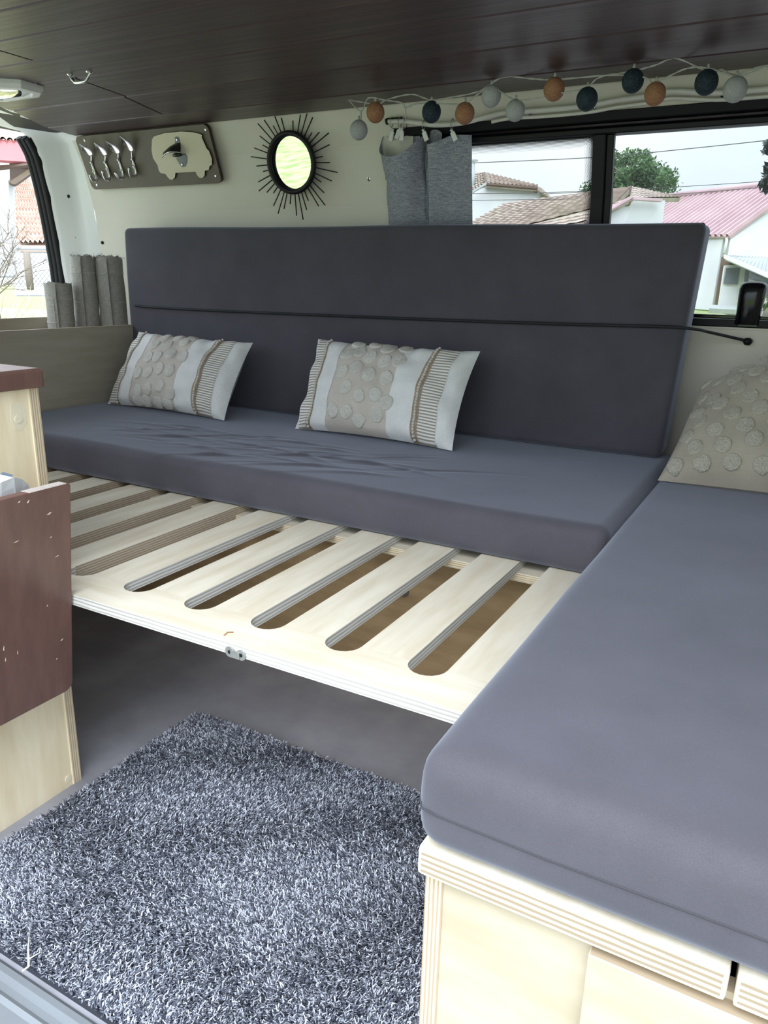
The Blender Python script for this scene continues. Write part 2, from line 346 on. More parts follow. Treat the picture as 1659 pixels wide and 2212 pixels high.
def rounded(x0,x1,y0,y1,z0,z1,r,step=.02,disp=None):
    """box with softly rounded edges on a fine grid; disp(p, n) may move each point"""
    m=MB(); lo=Vector((x0,y0,z0)); hi=Vector((x1,y1,z1)); cache={}
    def cuts(a,b):
        n=max(4,int(round((b-a-2*r)/step))); inner=[a+r+(b-a-2*r)*i/n for i in range(n+1)]
        e=[.0,.15,.4,.7]
        return [a+r*k for k in e]+inner+[b-r*k for k in e[::-1]]
    X,Y,Z=cuts(x0,x1),cuts(y0,y1),cuts(z0,z1)
    def V(p):
        k=tuple(round(c,6) for c in p)
        if k in cache: return cache[k]
        p=Vector(p); q=Vector([min(max(p[i],lo[i]+r),hi[i]-r) for i in range(3)]); d=p-q
        n=d.normalized() if d.length>1e-9 else Vector((0,0,1)); w=q+n*r
        if disp: w=disp(w,n)
        cache[k]=m.vert(w); return cache[k]
    def side(A,B,f,flip):
        for i in range(len(A)-1):
            for j in range(len(B)-1):
                q=[V(f(A[i],B[j])),V(f(A[i+1],B[j])),V(f(A[i+1],B[j+1])),V(f(A[i],B[j+1]))]
                if len(set(q))==4: m.face(q[::-1] if flip else q,smooth=True)
    side(X,Y,lambda a,b:(a,b,z1),False); side(X,Y,lambda a,b:(a,b,z0),True)
    side(X,Z,lambda a,b:(a,y0,b),False); side(X,Z,lambda a,b:(a,y1,b),True)
    side(Y,Z,lambda a,b:(x1,a,b),False); side(Y,Z,lambda a,b:(x0,a,b),True)
    return m
# ================================================================== SETTING
WPROF=[(1.52,0.0),(1.52,.70),(1.51,.90),(1.49,1.10),(1.455,1.25),(1.415,1.333),(1.408,1.345)]
def wy(z): return float(np.interp(z,[p[1] for p in WPROF],[p[0] for p in WPROF]))
def zcuts(z0,z1): return [z0]+[p[1] for p in WPROF if z0+1e-4<p[1]<z1-1e-4]+[z1]
def wall_slab(m,x0,x1,z0,z1,front=0.0,th=.02,mi=0):
    """piece of the leaning side wall: room face `front` in from the wall line, th thick"""
    zs=zcuts(z0,z1); A=[];
    for z in zs:
        y=wy(z)-front; A.append([m.vert(p) for p in [(x0,y,z),(x1,y,z),(x1,y+th,z),(x0,y+th,z)]])
    for a,b in zip(A,A[1:]):
        for i in range(4): j=(i+1)%4; m.face([a[i],a[j],b[j],b[i]],mi)
    m.face(A[0][::-1],mi); m.face(A[-1],mi)
m=MB(); wall_slab(m,-2.046,-.825,0,1.345); wall_slab(m,-.825,1.9,0,.804); wall_slab(m,-.825,1.9,1.281,1.345); wall_slab(m,1.0,1.9,.804,1.281)
wall=struct('wall_back',m,'cream')
# lit cut edge of the panel under the window
m=MB(); wall_slab(m,-.825,1.0,.800,.8045,front=.004,th=.02); part('panel_edge',m,'cream',wall)
def screw_at(p,n,r,parent,name='screw',mt='chrome'):
    m=MB(); p=Vector(p); n=Vector(n).normalized(); a=n.orthogonal().normalized(); b=n.cross(a)
    R=[]
    for rr,h in ((r,0),(r,.0012),(r*.6,.0022)):
        R.append([p+n*h+(a*math.cos(t*math.pi/5)+b*math.sin(t*math.pi/5))*rr for t in range(10)])
    m.grid(R,close_u=True,smooth=False); m.poly([p+n*.0022+(a*math.cos(t*math.pi/5)+b*math.sin(t*math.pi/5))*r*.6 for t in range(10)],0)
    m.poly([p+n*.0024+(a*math.cos(t*math.pi/2)+b*math.sin(t*math.pi/2))*r*.35 for t in range(4)],1)
    return part(name,m,[mt,'black'],parent)
for p in [(-.446,1.435,1.291),(-.291,1.435,1.29),(-.919,1.475,1.166)]:
    screw_at((p[0],wy(p[2])-.0005,p[2]),(0,-1,-.35),.0055,wall)
m=MB(); m.sphere((-.011,wy(1.294)-.001,1.294),.006,8,6); part('screw_hole',m,'black',wall)
m=MB(); m.sphere((-2.030,wy(1.003)-.001,1.003),.006,8,6); part('screw_hole',m,'black',wall)

floor=struct('floor',bx(-2.16,1.9,-.063,1.54,-.04,0),'vinyl')
sillm=MB(); sillm.grid([[(x,y,z) for x in (-.95,1.2)] for y,z in [(-.060,.004),(-.066,.010),(-.074,.010),(-.080,.002),(-.088,.001),(-.094,.005),(-.100,.001),(-.150,-.003),(-.156,.004),(-.164,.004),(-.170,-.004),(-.23,-.02),(-.24,-.06),(-.24,-.25)]],smooth=False)
struct('trim_1',sillm,'sill')
# ---- ceiling: dark roof skin and stained planks
CY=[-.3,.80,.955,1.12,1.265,1.405,1.5]; CZ=[1.365,1.365,1.360,1.351,1.332,1.333,1.333]
def cz(y): return float(np.interp(y,CY,CZ))
def rear_x(y): return float(np.interp(y,[.6,1.07,1.405],[-1.88,-1.925,-2.012]))
m=MB()
ys=[-.14,.3,.8,.955,1.12,1.265,1.42,1.60]
A=[[m.vert(p) for p in [(-2.2,y,cz(y)+.014),(1.9,y,cz(y)+.014),(1.9,y,cz(y)+.05),(-2.2,y,cz(y)+.05)]] for y in ys]
for a,b in zip(A,A[1:]):
    for i in range(4): j=(i+1)%4; m.face([a[i],b[i],b[j],a[j]])
m.face(A[0]); m.face(A[-1][::-1])
ceiling=struct('ceiling',m,'gap')
SEAM=[-.13,.06,.185,.31,.435,.56,.685,.82,.955,1.12,1.265,1.407]
def plank(y0,y1,x0a,x0b,x1):
    g=.0016; m=MB(); y0+=g; y1-=g; t=.012
    za,zb=cz(y0),cz(y1); b=.0018
    lo=[(x0a,y0,za),(x1,y0,za),(x1,y1,zb),(x0b,y1,zb)]
    m.slab([lo[0],lo[3],lo[2],lo[1]],t,nrm=(0,0,-1))
    return part('plank',m,'plank',ceiling,bev=.003,segs=1)
JOINT={7:-1.44,8:-1.468,9:-1.475}
for i,(a,b) in enumerate(zip(SEAM,SEAM[1:])):
    if i in JOINT and i!=7:
        j=JOINT[i]; plank(a,b,rear_x(a),rear_x(b),j-.0008); plank(a,b,j+.0008,j+.0008,1.88)
    elif i==6:
        j=-1.44; plank(a,b,rear_x(a),rear_x(b),j-.0008); plank(a,b,j+.0008,j+.0008,1.88)
    else: plank(a,b,rear_x(a),rear_x(b),1.88)
# ---- rear opening: body pillar and header in white paint
I_=[(-2.044,1.521,.45),(-2.044,1.512,.86),(-2.044,1.501,1.0),(-2.047,1.482,1.15),(-2.033,1.458,1.25),(-2.022,1.430,1.31),(-2.010,1.407,1.340),(-1.984,1.30,1.342),(-1.955,1.19,1.350),(-1.926,1.07,1.357),(-1.90,.8,1.368),(-1.88,-.1,1.372)]
M_=[(-2.098,1.480,.45),(-2.098,1.477,.86),(-2.098,1.473,1.0),(-2.100,1.464,1.15),(-2.100,1.458,1.25),(-2.099,1.440,1.32),(-2.092,1.39,1.352),(-2.075,1.30,1.357),(-2.060,1.19,1.361),(-2.045,1.07,1.364),(-2.03,.8,1.370),(-2.02,-.1,1.374)]
O_=[(-2.155,1.425,.45),(-2.155,1.421,.86),(-2.155,1.411,1.0),(-2.155,1.393,1.15),(-2.153,1.369,1.262),(-2.152,1.352,1.30),(-2.150,1.333,1.328),(-2.150,1.300,1.340),(-2.150,1.230,1.3435),(-2.150,1.10,1.347),(-2.15,.8,1.350),(-2.15,-.1,1.352)]
m=MB(); rows=[]
for a,b,c in zip(I_,M_,O_):
    a,b,c=Vector(a),Vector(b),Vector(c)
    d=c+Vector((-.035,.012,.012)); e=c+Vector((-.10,.03,.05))
    rows.append([a,a.lerp(b,.1),a.lerp(b,.72),b,b.lerp(c,.25),b.lerp(c,.8),c,d,e])
m.grid(rows); pil=struct('wall_rear',m,'white_metal')
m=MB(); m.box(-2.24,-2.17,-.1,1.5,-.2,.70); part('tailgate_sill',m,'white_metal',pil)
for p in [(-2.1180,1.4435,1.1540),(-2.1180,1.4570,1.0188)]:
    m=MB(); m.sphere(p,.0055,8,6,(1,1,1.2)); part('screw_hole',m,'black',pil)
m=MB(); path=smooth_path([Vector(c)+Vector((-.012,.004,0)) for c in O_[:7]],5)
m.tube(path,.015,8); m.tube([p+Vector((-.016,-.006,0)) for p in path],.013,8); m.tube([p+Vector((-.032,-.010,0)) for p in path],.012,8)
part('door_gasket',m,'rubber',pil)
m=MB(); m.slab([(-1.8650,0.9738,1.3585),(-1.9258,1.0725,1.3575),(-1.9554,1.1618,1.3525),(-2.0086,1.1978,1.3525),(-1.9912,1.1186,1.3575),(-1.9364,1.0222,1.3585)],-.010); part('rubber_strip',m,'rubber',pil)
# ---- sliding-door side and cab (mostly out of view; they shade the room)
m=MB(); m.box(-2.2,-.95,-.16,-.10,-.2,.86); m.box(-2.2,-.95,-.16,-.10,1.24,1.40); m.box(-2.2,-1.85,-.16,-.10,.86,1.24); m.box(-1.15,-.95,-.16,-.10,.86,1.24)
struct('wall_front',m,'white_metal')
m=MB(); m.box(.72,.78,-.12,1.405,0,1.332); m.box(1.88,1.95,-.14,1.6,0,.75); m.box(1.0,1.9,-.16,-.10,-.2,.8); m.box(.95,1.05,-.16,-.1,-.2,1.37)  # first box: unseen bulkhead, added full height to block light from the cab
struct('wall_right',m,'cream')
# ---- side window
win=thing('window_1',(0,1.5,.804),None,None); win['kind']='structure'
def wbar(name,x0,x1,z0,z1,front,th,mt='black'):
    m=MB(); wall_slab(m,x0,x1,z0,z1,front,th); return part(name,m,mt,win,bev=.002,segs=1)
wbar('frame',-.825,1.0,1.262,1.282,.006,.04); wbar('frame',-.825,1.0,1.250,1.262,-.012,.03,'gloss_black'); wbar('frame',-.825,1.0,1.2375,1.250,.000,.04)
wbar('frame',-.825,1.0,.8045,.823,.004,.04); wbar('frame',-.825,1.0,.823,.832,-.008,.03,'gloss_black')
wbar('frame',-.825,-.79,.832,1.238,0,.04); wbar('frame',.96,1.0,.832,1.238,0,.04)
wbar('rail_highlight',-.825,1.0,.8215,.8235,.0052,.006,'steel')  # thin steel strip standing in for a highlight along the sill
wbar('mullion',-.294,-.263,.832,1.2375,-.002,.03); wbar('mullion',-.263,-.246,.832,1.2375,-.012,.02,'black_metal')
def pane(x0,x1,z0,z1,back):
    m=MB(); zs=zcuts(z0,z1); m.grid([[(x,wy(z)+back,z) for x in (x0,x1)] for z in zs],smooth=False); return part('pane',m,'tinted',win,'tinted glass pane')
pane(-.79,-.294,.832,1.2375,.022); pane(-.246,.96,.832,1.2375,.026)
# printed dot border of the sliding pane
outer=[]; W_=.024; r_=.020; X1,Z1=-.294,1.2375
pts=[((X1,z),(-1,0)) for z in np.linspace(.832,Z1-r_,26)]
pts+=[((X1-r_+r_*math.cos(t),Z1-r_+r_*math.sin(t)),(-math.cos(t),-math.sin(t))) for t in np.linspace(0,math.pi/2,8)[1:-1]]
pts+=[((x,Z1),(0,-1)) for x in np.linspace(X1-r_,-.79,30)]
m=MB(); s=0; pitch=.0027
for k in range(len(pts)-1):
    (a,na),(b,nb)=pts[k],pts[k+1]; L=math.dist(a,b)
    q=[]
    for (c,n),w in (((a,na),0),((b,nb),0),((b,nb),W_),((a,na),W_)):
        x,z=c[0]+n[0]*w,c[1]+n[1]*w; q.append((x,wy(z)+.0205,z))
    m.poly(q,0,[(s/pitch,0),((s+L)/pitch,0),((s+L)/pitch,1),(s/pitch,1)]); s+=L
part('dot_border',m,'frit',win)
m=MB(); c=[(X1,Z1)]+[(X1-r_+r_*math.cos(t),Z1-r_+r_*math.sin(t)) for t in np.linspace(0,math.pi/2,8)]
m.poly([(x,wy(z)+.0203,z) for x,z in c]); part('corner_mask',m,'black',win)
# window latch
lat=MB(); rows=[]
for z,w,d in [(.812,.026,.020),(.84,.027,.026),(.87,.029,.027),(.893,.030,.024),(.902,.028,.020),(.908,.022,.014),(.9095,.012,.008)]:
    y=wy(z)-.002; rows.append([(.104+w*math.cos(t)*(1 if abs(math.cos(t))>.01 else 0)-(0.92-z)*.04,y-d*max(0,math.sin(t))**.6*1.0,z) for t in np.linspace(0,math.pi,13)])
lat.grid(rows); lat.poly([(p[0],p[1],p[2]) for p in rows[-1]]); lat.box(.083,.123,wy(.815)-.010,wy(.815)+.006,.808,.818)
part('latch',lat,'gloss_black',win,'glossy black window latch')

# ================================================================== FURNITURE
# ---- fixed bench under the seat
ZB=.409; ZL=.391
bench=thing('bench_box',(-.87,1.12,0),'plywood bench box with raw brown front panel carrying the long grey seat cushion','bench')
part('front_panel',ply(-1.745,-.032,.785,.800,.0,.374,1),['ply_raw','edge_z'],bench,'raw brown plywood front')
part('rail',ply(-1.745,-.012,.7235,.800,.3745,.3905,2),['ply_x','edge_z'],bench,bev=.001)
part('end_panel',ply(-.030,-.012,.761,1.505,0,.374,0),['ply_raw','edge_x'],bench)
part('bench_top',ply(-1.745,-.012,1.02,1.51,.391,.4085,2),['ply_x','edge_z'],bench)
m=MB(); bo=Vector((-0.4192,0.7850,0.2761))
m.tube([bo+Vector((0,-d,0)) for d in (.0,.004,.0041,.012)],[.012,.012,.0085,.0085],12); m.sphere(bo+Vector((0,-.012,0)),.0085,10,6)
part('bolt',m,'steel',bench,'steel bolt head')
# ---- pull-out slatted frame
fr=thing('slatted_bed_frame',(-.85,.22,ZL),'pale plywood slatted pull-out bed frame with long rounded slots before the seat cushion','bed frame')
YF,YE,HW,PIT=.2128,.2690,.0275,.130; XS=[-.1325-PIT*k for k in range(12)]
YJ=YE+HW
top=[(-.008,YF)]; 
outl=[(-.008,YF),(-.008,YJ)]
for xc in XS:
    outl.append((xc+HW,YJ)); outl+=[(xc+HW*math.cos(t),YJ-HW*math.sin(t)) for t in np.linspace(0,math.pi,11)[1:-1]]; outl.append((xc-HW,YJ))
outl+=[(-1.70,YJ),(-1.70,YF)]
m=MB(); m.slab([(x,y,ZB) for x,y in outl],ZB-ZL,0,1,nrm=(0,0,1)); 
part('front_rail',m,['ply_x','edge_grey'],fr,'front rail with rounded slot ends')
edges=[-.008]+[e for xc in XS for e in (xc+HW,xc-HW)]+[-1.70]
for k in range(0,len(edges),2):
    x1,x0=edges[k],edges[k+1]; thick=k//2>=6
    m=ply(x0,x1,YJ,1.015,ZL if not thick else .377,ZB,2)
    part('slat',m,['ply_y','edge_brown' if thick else 'edge_grey'],fr)
m=MB(); q=Vector((-0.3873,0.2128,0.3953)); q.y=YF
for s in (-1,1):
    m.tube([q+Vector((s*.010,0,0)),q+Vector((s*.010,-.002,0))],[.008,.008],12)
m.box(q.x-.008,q.x+.008,YF-.003,YF,q.z-.007,q.z+.003)
part('catch_plate',m,'steel',fr,'small steel catch plate')
m=MB(); 
for s in (-1,1): m.tube([q+Vector((s*.010,-.002,0)),q+Vector((s*.010,-.0026,0))],[.0028,.0028],8)
part('screw',m,'black',fr)
m=MB(); m.slab([(-0.4017,0.2361,0.4093),(-0.3971,0.2458,0.4093),(-0.3523,0.2427,0.4093),(-0.3468,0.2313,0.4093),(-0.3915,0.2287,0.4093)],.0006,nrm=(0,0,1)); part('filler_patch',m,'filler',fr)
m=MB(); m.tube([(-0.4177,0.2242,0.4095),(-0.4199,0.2348,0.4095),(-0.4133,0.2389,0.4095)],.0012,5); part('scratch',m,'knot',fr)
# ---- seat cushion with creases
WR=[]
rw=random.Random(3)
for k in range(40):
    x=rw.uniform(-1.32,-.42); y=rw.uniform(.755,1.03)-.00*(x+.9); a=rw.gauss(.22,.22); L=rw.uniform(.04,.13); h=rw.uniform(.0018,.0046)*rw.choice((1,1,-.6)); wd_=rw.uniform(.0045,.0085)
    WR.append((x,y,math.cos(a),math.sin(a),L,h,wd_))
def seat_disp(p,n):
    dz=0
    if n.z>.3 and p.z>.45:
        for x,y,c,s,L,h,w in WR:
            dx,dy=p.x-x,p.y-y
            if abs(dx)>.3 or abs(dy)>.2: continue
            u=dx*c+dy*s; v=-dx*s+dy*c+.15*u*u/L*.6
            e=(u/L)**2+(v/w)**2
            if e<12: dz+=h*math.exp(-e)
        dz+=.0015*math.sin(p.x*9+1)*math.sin(p.y*11)
    f=(p.z-ZB)/(.5-ZB)
    dy=(-.004*math.sin(math.pi*f)+.002*math.sin(p.x*14)*f) if n.y<-.3 else 0
    return p+Vector((0,dy,dz))
solo('seat_cushion',rounded(-1.744,-.006,.722,1.44,ZB+.0005,.5,.022,.0062,seat_disp),'cushion','long dark grey seat cushion with creases, lying over the slatted frame','cushion')
# ---- back cushion
def back_disp(p,n):
    h=max(0,(p.z-.5)/.535); t=(p.x+1.745)/1.73
    x=p.x+(-.052*(1-t)+.026*t)*h*(1 if True else 0)
    y=p.y+.05*h - (.02*h if n.y>.3 else 0)
    z=p.z+(.005*(1-t)-.004*t)*h+.0015*math.sin(p.x*7)*(1 if n.z>.5 else 0)
    if n.y<-.3: y-=.004*math.sin(math.pi*min(1,h))-.0012*math.sin(p.x*6+p.z*9)
    return Vector((x,y,z))
bk=solo('back_cushion',rounded(-1.747,-.028,1.331,1.435,.502,1.037,.018,.025,back_disp),'cushion','tall dark grey back cushion leaning upright against the wall behind the pillows','cushion')
m=MB()
def bkp(x,y,z): return back_disp(Vector((x,y,z)),Vector((0,0,0)))
for xx in (-.029,):
    m.tube([bkp(xx-.002,1.337,1.03)+Vector((0,0,0)),bkp(xx-.006,1.345,1.0345),bkp(xx-.012,1.36,1.0362)],.0012,5)
part('seam',m,'seam',bk)
# ---- elastic cord round it
m=MB()
def bz(x,f): return f
cordp=[(-1.8266,1.4200,0.8019),(-1.7253,1.3520,0.7971)]
for u,v in []: pass
cordp+=[(-1.4705,1.3440,0.7944),(-0.9846,1.3440,0.7962),(-0.5560,1.3440,0.7988),(-0.2547,1.3440,0.8028),(-0.0533,1.3460,0.8065),(0.0126,1.3620,0.8027),(0.0283,1.4200,0.7958),(0.1052,1.5060,0.7754)]
m.tube(smooth_path(cordp,6),.0036,7)
ec=thing('elastic_cord',cordp[-1],'thin black elastic cord stretched across the back cushion to the wall','cord')
part('cord',m,'bungee',ec)
m=MB(); e=Vector(cordp[-1]); m.tube([e+Vector((-.004,0,.001)),e+Vector((0,-.002,-.001)),e+Vector((.006,0,-.002)),e+Vector((.009,.006,-.001))],[.006,.009,.009,.006],9); part('end_knob',m,'black',ec,'black plastic end knob')
# ---- right-hand bench: box, split lid, mattress
sb=thing('storage_bench',(.33,.75,0),'pale plywood storage bench with layered lid edge carrying the near mattress','bench')
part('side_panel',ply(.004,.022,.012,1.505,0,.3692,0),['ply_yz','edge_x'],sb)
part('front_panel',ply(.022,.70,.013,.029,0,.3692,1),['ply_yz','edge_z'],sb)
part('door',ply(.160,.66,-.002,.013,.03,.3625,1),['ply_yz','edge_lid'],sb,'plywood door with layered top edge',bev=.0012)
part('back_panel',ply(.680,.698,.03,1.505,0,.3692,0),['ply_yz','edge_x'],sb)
m=ply(0,.2635,0,1.51,.3695,.3995,2); part('lid',m,['ply_y','edge_lid'],sb,bev=.004)
part('lid',ply(.2685,.70,0,1.51,.3695,.3995,2),['ply_y','edge_lid'],sb,bev=.003)
def mat_disp(p,n):
    d=Vector((0,0,0))
    if n.y<-.3: d.y=-.004*math.sin(math.pi*(p.z-.4)/.1)
    if n.x<-.3: d.x=-.003*math.sin(math.pi*(p.z-.4)/.1)
    if n.z>.3: d.z=.0012*math.sin(p.x*13+p.y*5)+.0008*math.sin(p.y*17)
    return p+d
mt=solo('mattress',rounded(-.002,.702,-.002,1.505,.4,.5,.024,.02,mat_disp),'cushion','blue-grey mattress pad nearest the camera, on the storage bench','mattress')
m=MB(); m.tube([(-.0052,1.2,.4465),(-.0052,.03,.4465),(-.003,.008,.4465),(.004,-.0045,.446),(.02,-.0062,.4455),(.12,-.0062,.443),(.28,-.0062,.445),(.69,-.0062,.445)],.0009,5)
part('seam',m,'seam',mt)
# ---- kitchen cabinet with its side pocket
kc=thing('kitchen_cabinet',(-1.25,.1,0),'pale plywood cabinet with dark brown worktop and brown side pocket at left','cabinet')
part('side_panel',ply(-.828,-.812,-.05,.245,0,.7215,0),['ply_z','edge_y'],kc)
part('front_panel',ply(-1.68,-.810,.245,.263,0,.7215,1),['ply_z','edge_y'],kc,bev=.001)
part('back_panel',ply(-1.68,-.83,-.06,-.05,0,.7215,1),['ply_z','edge_y'],kc)
m=bx(-1.70,-.799,-.07,.268,.7218,.752); part('worktop',m,'brown',kc,'dark brown stained worktop',bev=.005)
PX=lambda z: -.733+(z-.24)*.129        # the pocket front leans out a little at the top
def lean(m):
    m.v=[(x+(z-.24)*.129,y,z) for x,y,z in m.v]; return m
pm=MB(); pr=[(-.06,.24)]+[(.2085-.016+.016*math.sin(t),.24+.016-.016*math.cos(t)) for t in np.linspace(0,math.pi/2,7)]+[(.2085-.006+.006*math.cos(t),.597-.006+.006*math.sin(t)) for t in np.linspace(0,math.pi/2,5)]+[(-.06,.597)]
pm.slab([(-.733,y,z) for y,z in pr],.018,0,1,nrm=(1,0,0))
part('pocket_front',lean(pm),['brown','brown_edge'],kc,'dark brown pocket front with worn corner',bev=.0025)
part('pocket_base',ply(-.8095,-.7515,-.05,.20,.24,.255,2),['ply_y','edge_x'],kc)
part('worn_corner',lean(bx(-.7505,-.7338,.138,.201,.5955,.5974)),'worn_edge',kc,'bare worn plywood corner')
m=MB()
for (y,z,w,h) in [(.170,.558,.006,.0016),(.115,.530,.006,.0008),(.172,.520,.002,.0012),(.182,.486,.005,.0008),(.088,.37,.0016,.004),(.090,.35,.0012,.003),(.110,.353,.001,.003),(.178,.31,.0016,.001),(.136,.585,.003,.002),(.122,.588,.003,.0012),(.163,.41,.0015,.001),(.188,.34,.004,.0012)]:
    w*=.7; x=PX(z)+.0004; m.slab([(x,y-w,z-h*.9),(x,y,z-h*1.1),(x,y+w,z+h*.7),(x,y+.3*w,z+h*.9)],.0006,nrm=(1,0,0))
part('paint_chips',m,'chip',kc,kind='stuff')
for y,z in ((.223,.677),(.236,.018)):
    m=MB(); m.tube([(-.812,y,z),(-.8102,y,z)],[.0065,.0065],12); part('dowel',m,'filler',kc)
m=MB(); pts=[(.214,.700),(.232,.703),(.238,.69),(.237,.668),(.226,.658),(.216,.660),(.211,.678)]
m.slab([(-.8116,y,z) for y,z in pts],.0004,nrm=(1,0,0)); part('filler_patch',m,'filler',kc)
# white bag in the pocket
bg_=thing('paper_packet',(-.780,.10,.256),'crumpled white packet standing in the brown side pocket','packet')
m=MB(); rows=[]
for z,o in [(.2565,0),(.40,.004),(.52,.002),(.585,-.002),(.600,.004)]:
    rows.append([(-.780+.020*math.cos(t)+(z-.25)*.09+.003*math.sin(5*t+z*20),.10+.085*math.sin(t)*(1-.1*(z-.25)),z+(.012*math.sin(3*t) if z>.58 else 0)) for t in np.linspace(0,2*math.pi,20,endpoint=False)])
m.grid(rows,close_u=True,smooth=False); m.poly([Vector(p) for p in rows[-1]]); part('packet_body',m,'bag',bg_)
m=MB(); m.slab([(-.776,.150,.604),(-.770,.158,.612),(-.764,.170,.606),(-.770,.168,.596)],.001); part('printed_flap',m,'bag_b',bg_); m=MB(); m.slab([(-.768,.120,.600),(-.762,.124,.604),(-.760,.127,.596),(-.766,.124,.594)],.001)
part('printed_flap',m,'bag_b',bg_)
# ---- rear storage tray holding the rolled blinds
rb=thing('rear_storage_box',(-1.9,.9,.41),'grey varnished plywood box panel closing the rear end of the seat','box')
part('tray_panel',ply(-1.765,-1.750,.30,1.475,.41,.736,0),['ply_grey','edge_z'],rb,bev=.001)
part('tray_panel',ply(-2.055,-2.040,.30,1.475,.41,.752,0),['ply_grey','edge_z'],rb)
part('base_panel',ply(-2.04,-1.765,.30,1.475,.41,.425,2),['ply_grey','edge_z'],rb)
def roll(name,cx,cy,r,z1,label,seed,slant=(0,0),flat=1.0,flap=False,frayed=True):
    rnd=random.Random(seed); root=thing(name,(cx,cy,.4255),label,'rolled blind','rolled blinds behind the seat end')
    m=MB(); turns=3.0; n=84; z0=.4262
    def P(k,z,extra=0):
        t=k/n; a=-.9+2*math.pi*turns*t; rr=r*(.45+.55*t)+extra; f=(z-z0)/(z1-z0)
        return Vector((cx+slant[0]*f+rr*math.cos(a),cy+slant[1]*f+rr*flat*math.sin(a),z))
    zs=[z0+(z1-z0)*i/9 for i in range(10)]
    rows=[]
    for i,z in enumerate(zs):
        rows.append([P(k,z+(rnd.uniform(-.004,.004)+.004*math.sin(k*.35+seed) if i==9 else 0),.0012*math.sin(z*40+k*.3)) for k in range(n+1)])
    m.grid(rows); part('rolled_cloth',m,'roll',root)
    m=MB()
    for z in [z0+(z1-z0)*q for q in (.35,.55,.72,.9)]:
        m=MB(); m.tube([P(k,z+.002*math.sin(k*.2),.0012) for k in range(int(n*.66),n+1)],.0009,4); part('stitch_line',m,'stitch',root)
    m=MB()
    if flap: m.tube([P(n-1,z,.0012) for z in zs[:-1]],.0012,4); m.tube([P(n-9,z,.0012) for z in zs[:-2]],.0007,4)
    if flap: part('flap_edge',m,'stitch',root,kind='stuff')
    m=MB()
    for k in range(26 if frayed else 8):
        a=P(rnd.randint(int(n*.55),n),z1-.002); b=a+Vector((rnd.uniform(-.012,.012),rnd.uniform(-.012,.012),rnd.uniform(-.004,.016))); m.tube([a,(a+b)/2+Vector((.002,0,.002)),b],.0006,3)
    part('frayed_threads',m,'stitch',root,kind='stuff')
    return root
roll('rolled_blind',-1.965,1.243,.047,.862,'short grey rolled blind by the rear window, lowest of three',4,flap=True,frayed=False)
roll('rolled_blind',-1.953,1.341,.044,.952,'tall grey rolled blind standing between the short roll and the widest roll',9)
rc=roll('rolled_blind',-1.893,1.413,.050,.952,'wide grey rolled blind next to the back cushion, closest to the wall',14,slant=(-.012,-.004))
m=MB(); q=Vector((-1.8680,1.3450,0.8956)); m.tube([q,q+Vector((.004,-.003,0))],[.004,.002],8); part('press_stud',m,'steel',rc)
# ================================================================== PILLOWS
def pillow_fn(BL,BR,TL,TR,T,seed,pinch=.05,nrm=None):
    BL,BR,TL,TR=map(Vector,(BL,BR,TL,TR)); n0=((BR-BL).cross(TL-BL)).normalized()
    if n0.y>0: n0=-n0
    rnd=random.Random(seed); ph=[rnd.uniform(0,6.28) for _ in range(8)]
    def f(s,t,side=1,off=0):
        u,v=2*s-1,2*t-1
        su=.5+.5*u*(1-pinch*(1-v*v)); tv=.5+.5*v*(1-pinch*1.3*(1-u*u))
        p=BL*(1-su)*(1-tv)+BR*su*(1-tv)+TL*(1-su)*tv+TR*su*tv
        e=max(0,(1-u*u))*max(0,(1-v*v)); th=T*.5*(e**.42)
        edge=(1-e)**3
        wr=.0042*math.sin(u*23+ph[0])*math.sin(v*9+ph[1])*edge+.0026*math.sin(u*9+v*7+ph[2])+.0022*math.sin(u*31+v*4+ph[4])*abs(v)**3+.0012*math.sin(v*15-u*6+ph[3])
        return p+n0*(side*(th+(wr if side>0 else 0)*min(1,e*30))+off)
    def nr(s,t):
        d=.01; s=min(max(s,.02),.98); t=min(max(t,.02),.98)
        a=f(s+d,t)-f(s-d,t); b=f(s,t+d)-f(s,t-d); n=a.cross(b).normalized()
        return n if n.dot(n0)>0 else -n
    return f,nr
def patch(f,s0,s1,ns,nt,off=0,side=1,uv=False,t0=0,t1=1,wob=0):
    m=MB(); rows=[]
    for i in range(nt+1):
        t=t0+(t1-t0)*i/nt
        w=wob*math.sin(t*7+s0*9)
        rows.append([f(s0+(s1-s0)*j/ns+(w if 0<j<ns or True else 0),t,side,off) for j in range(ns+1)])
    if side<0: rows=[r[::-1] for r in rows]
    m.grid(rows,uv=uv); return m
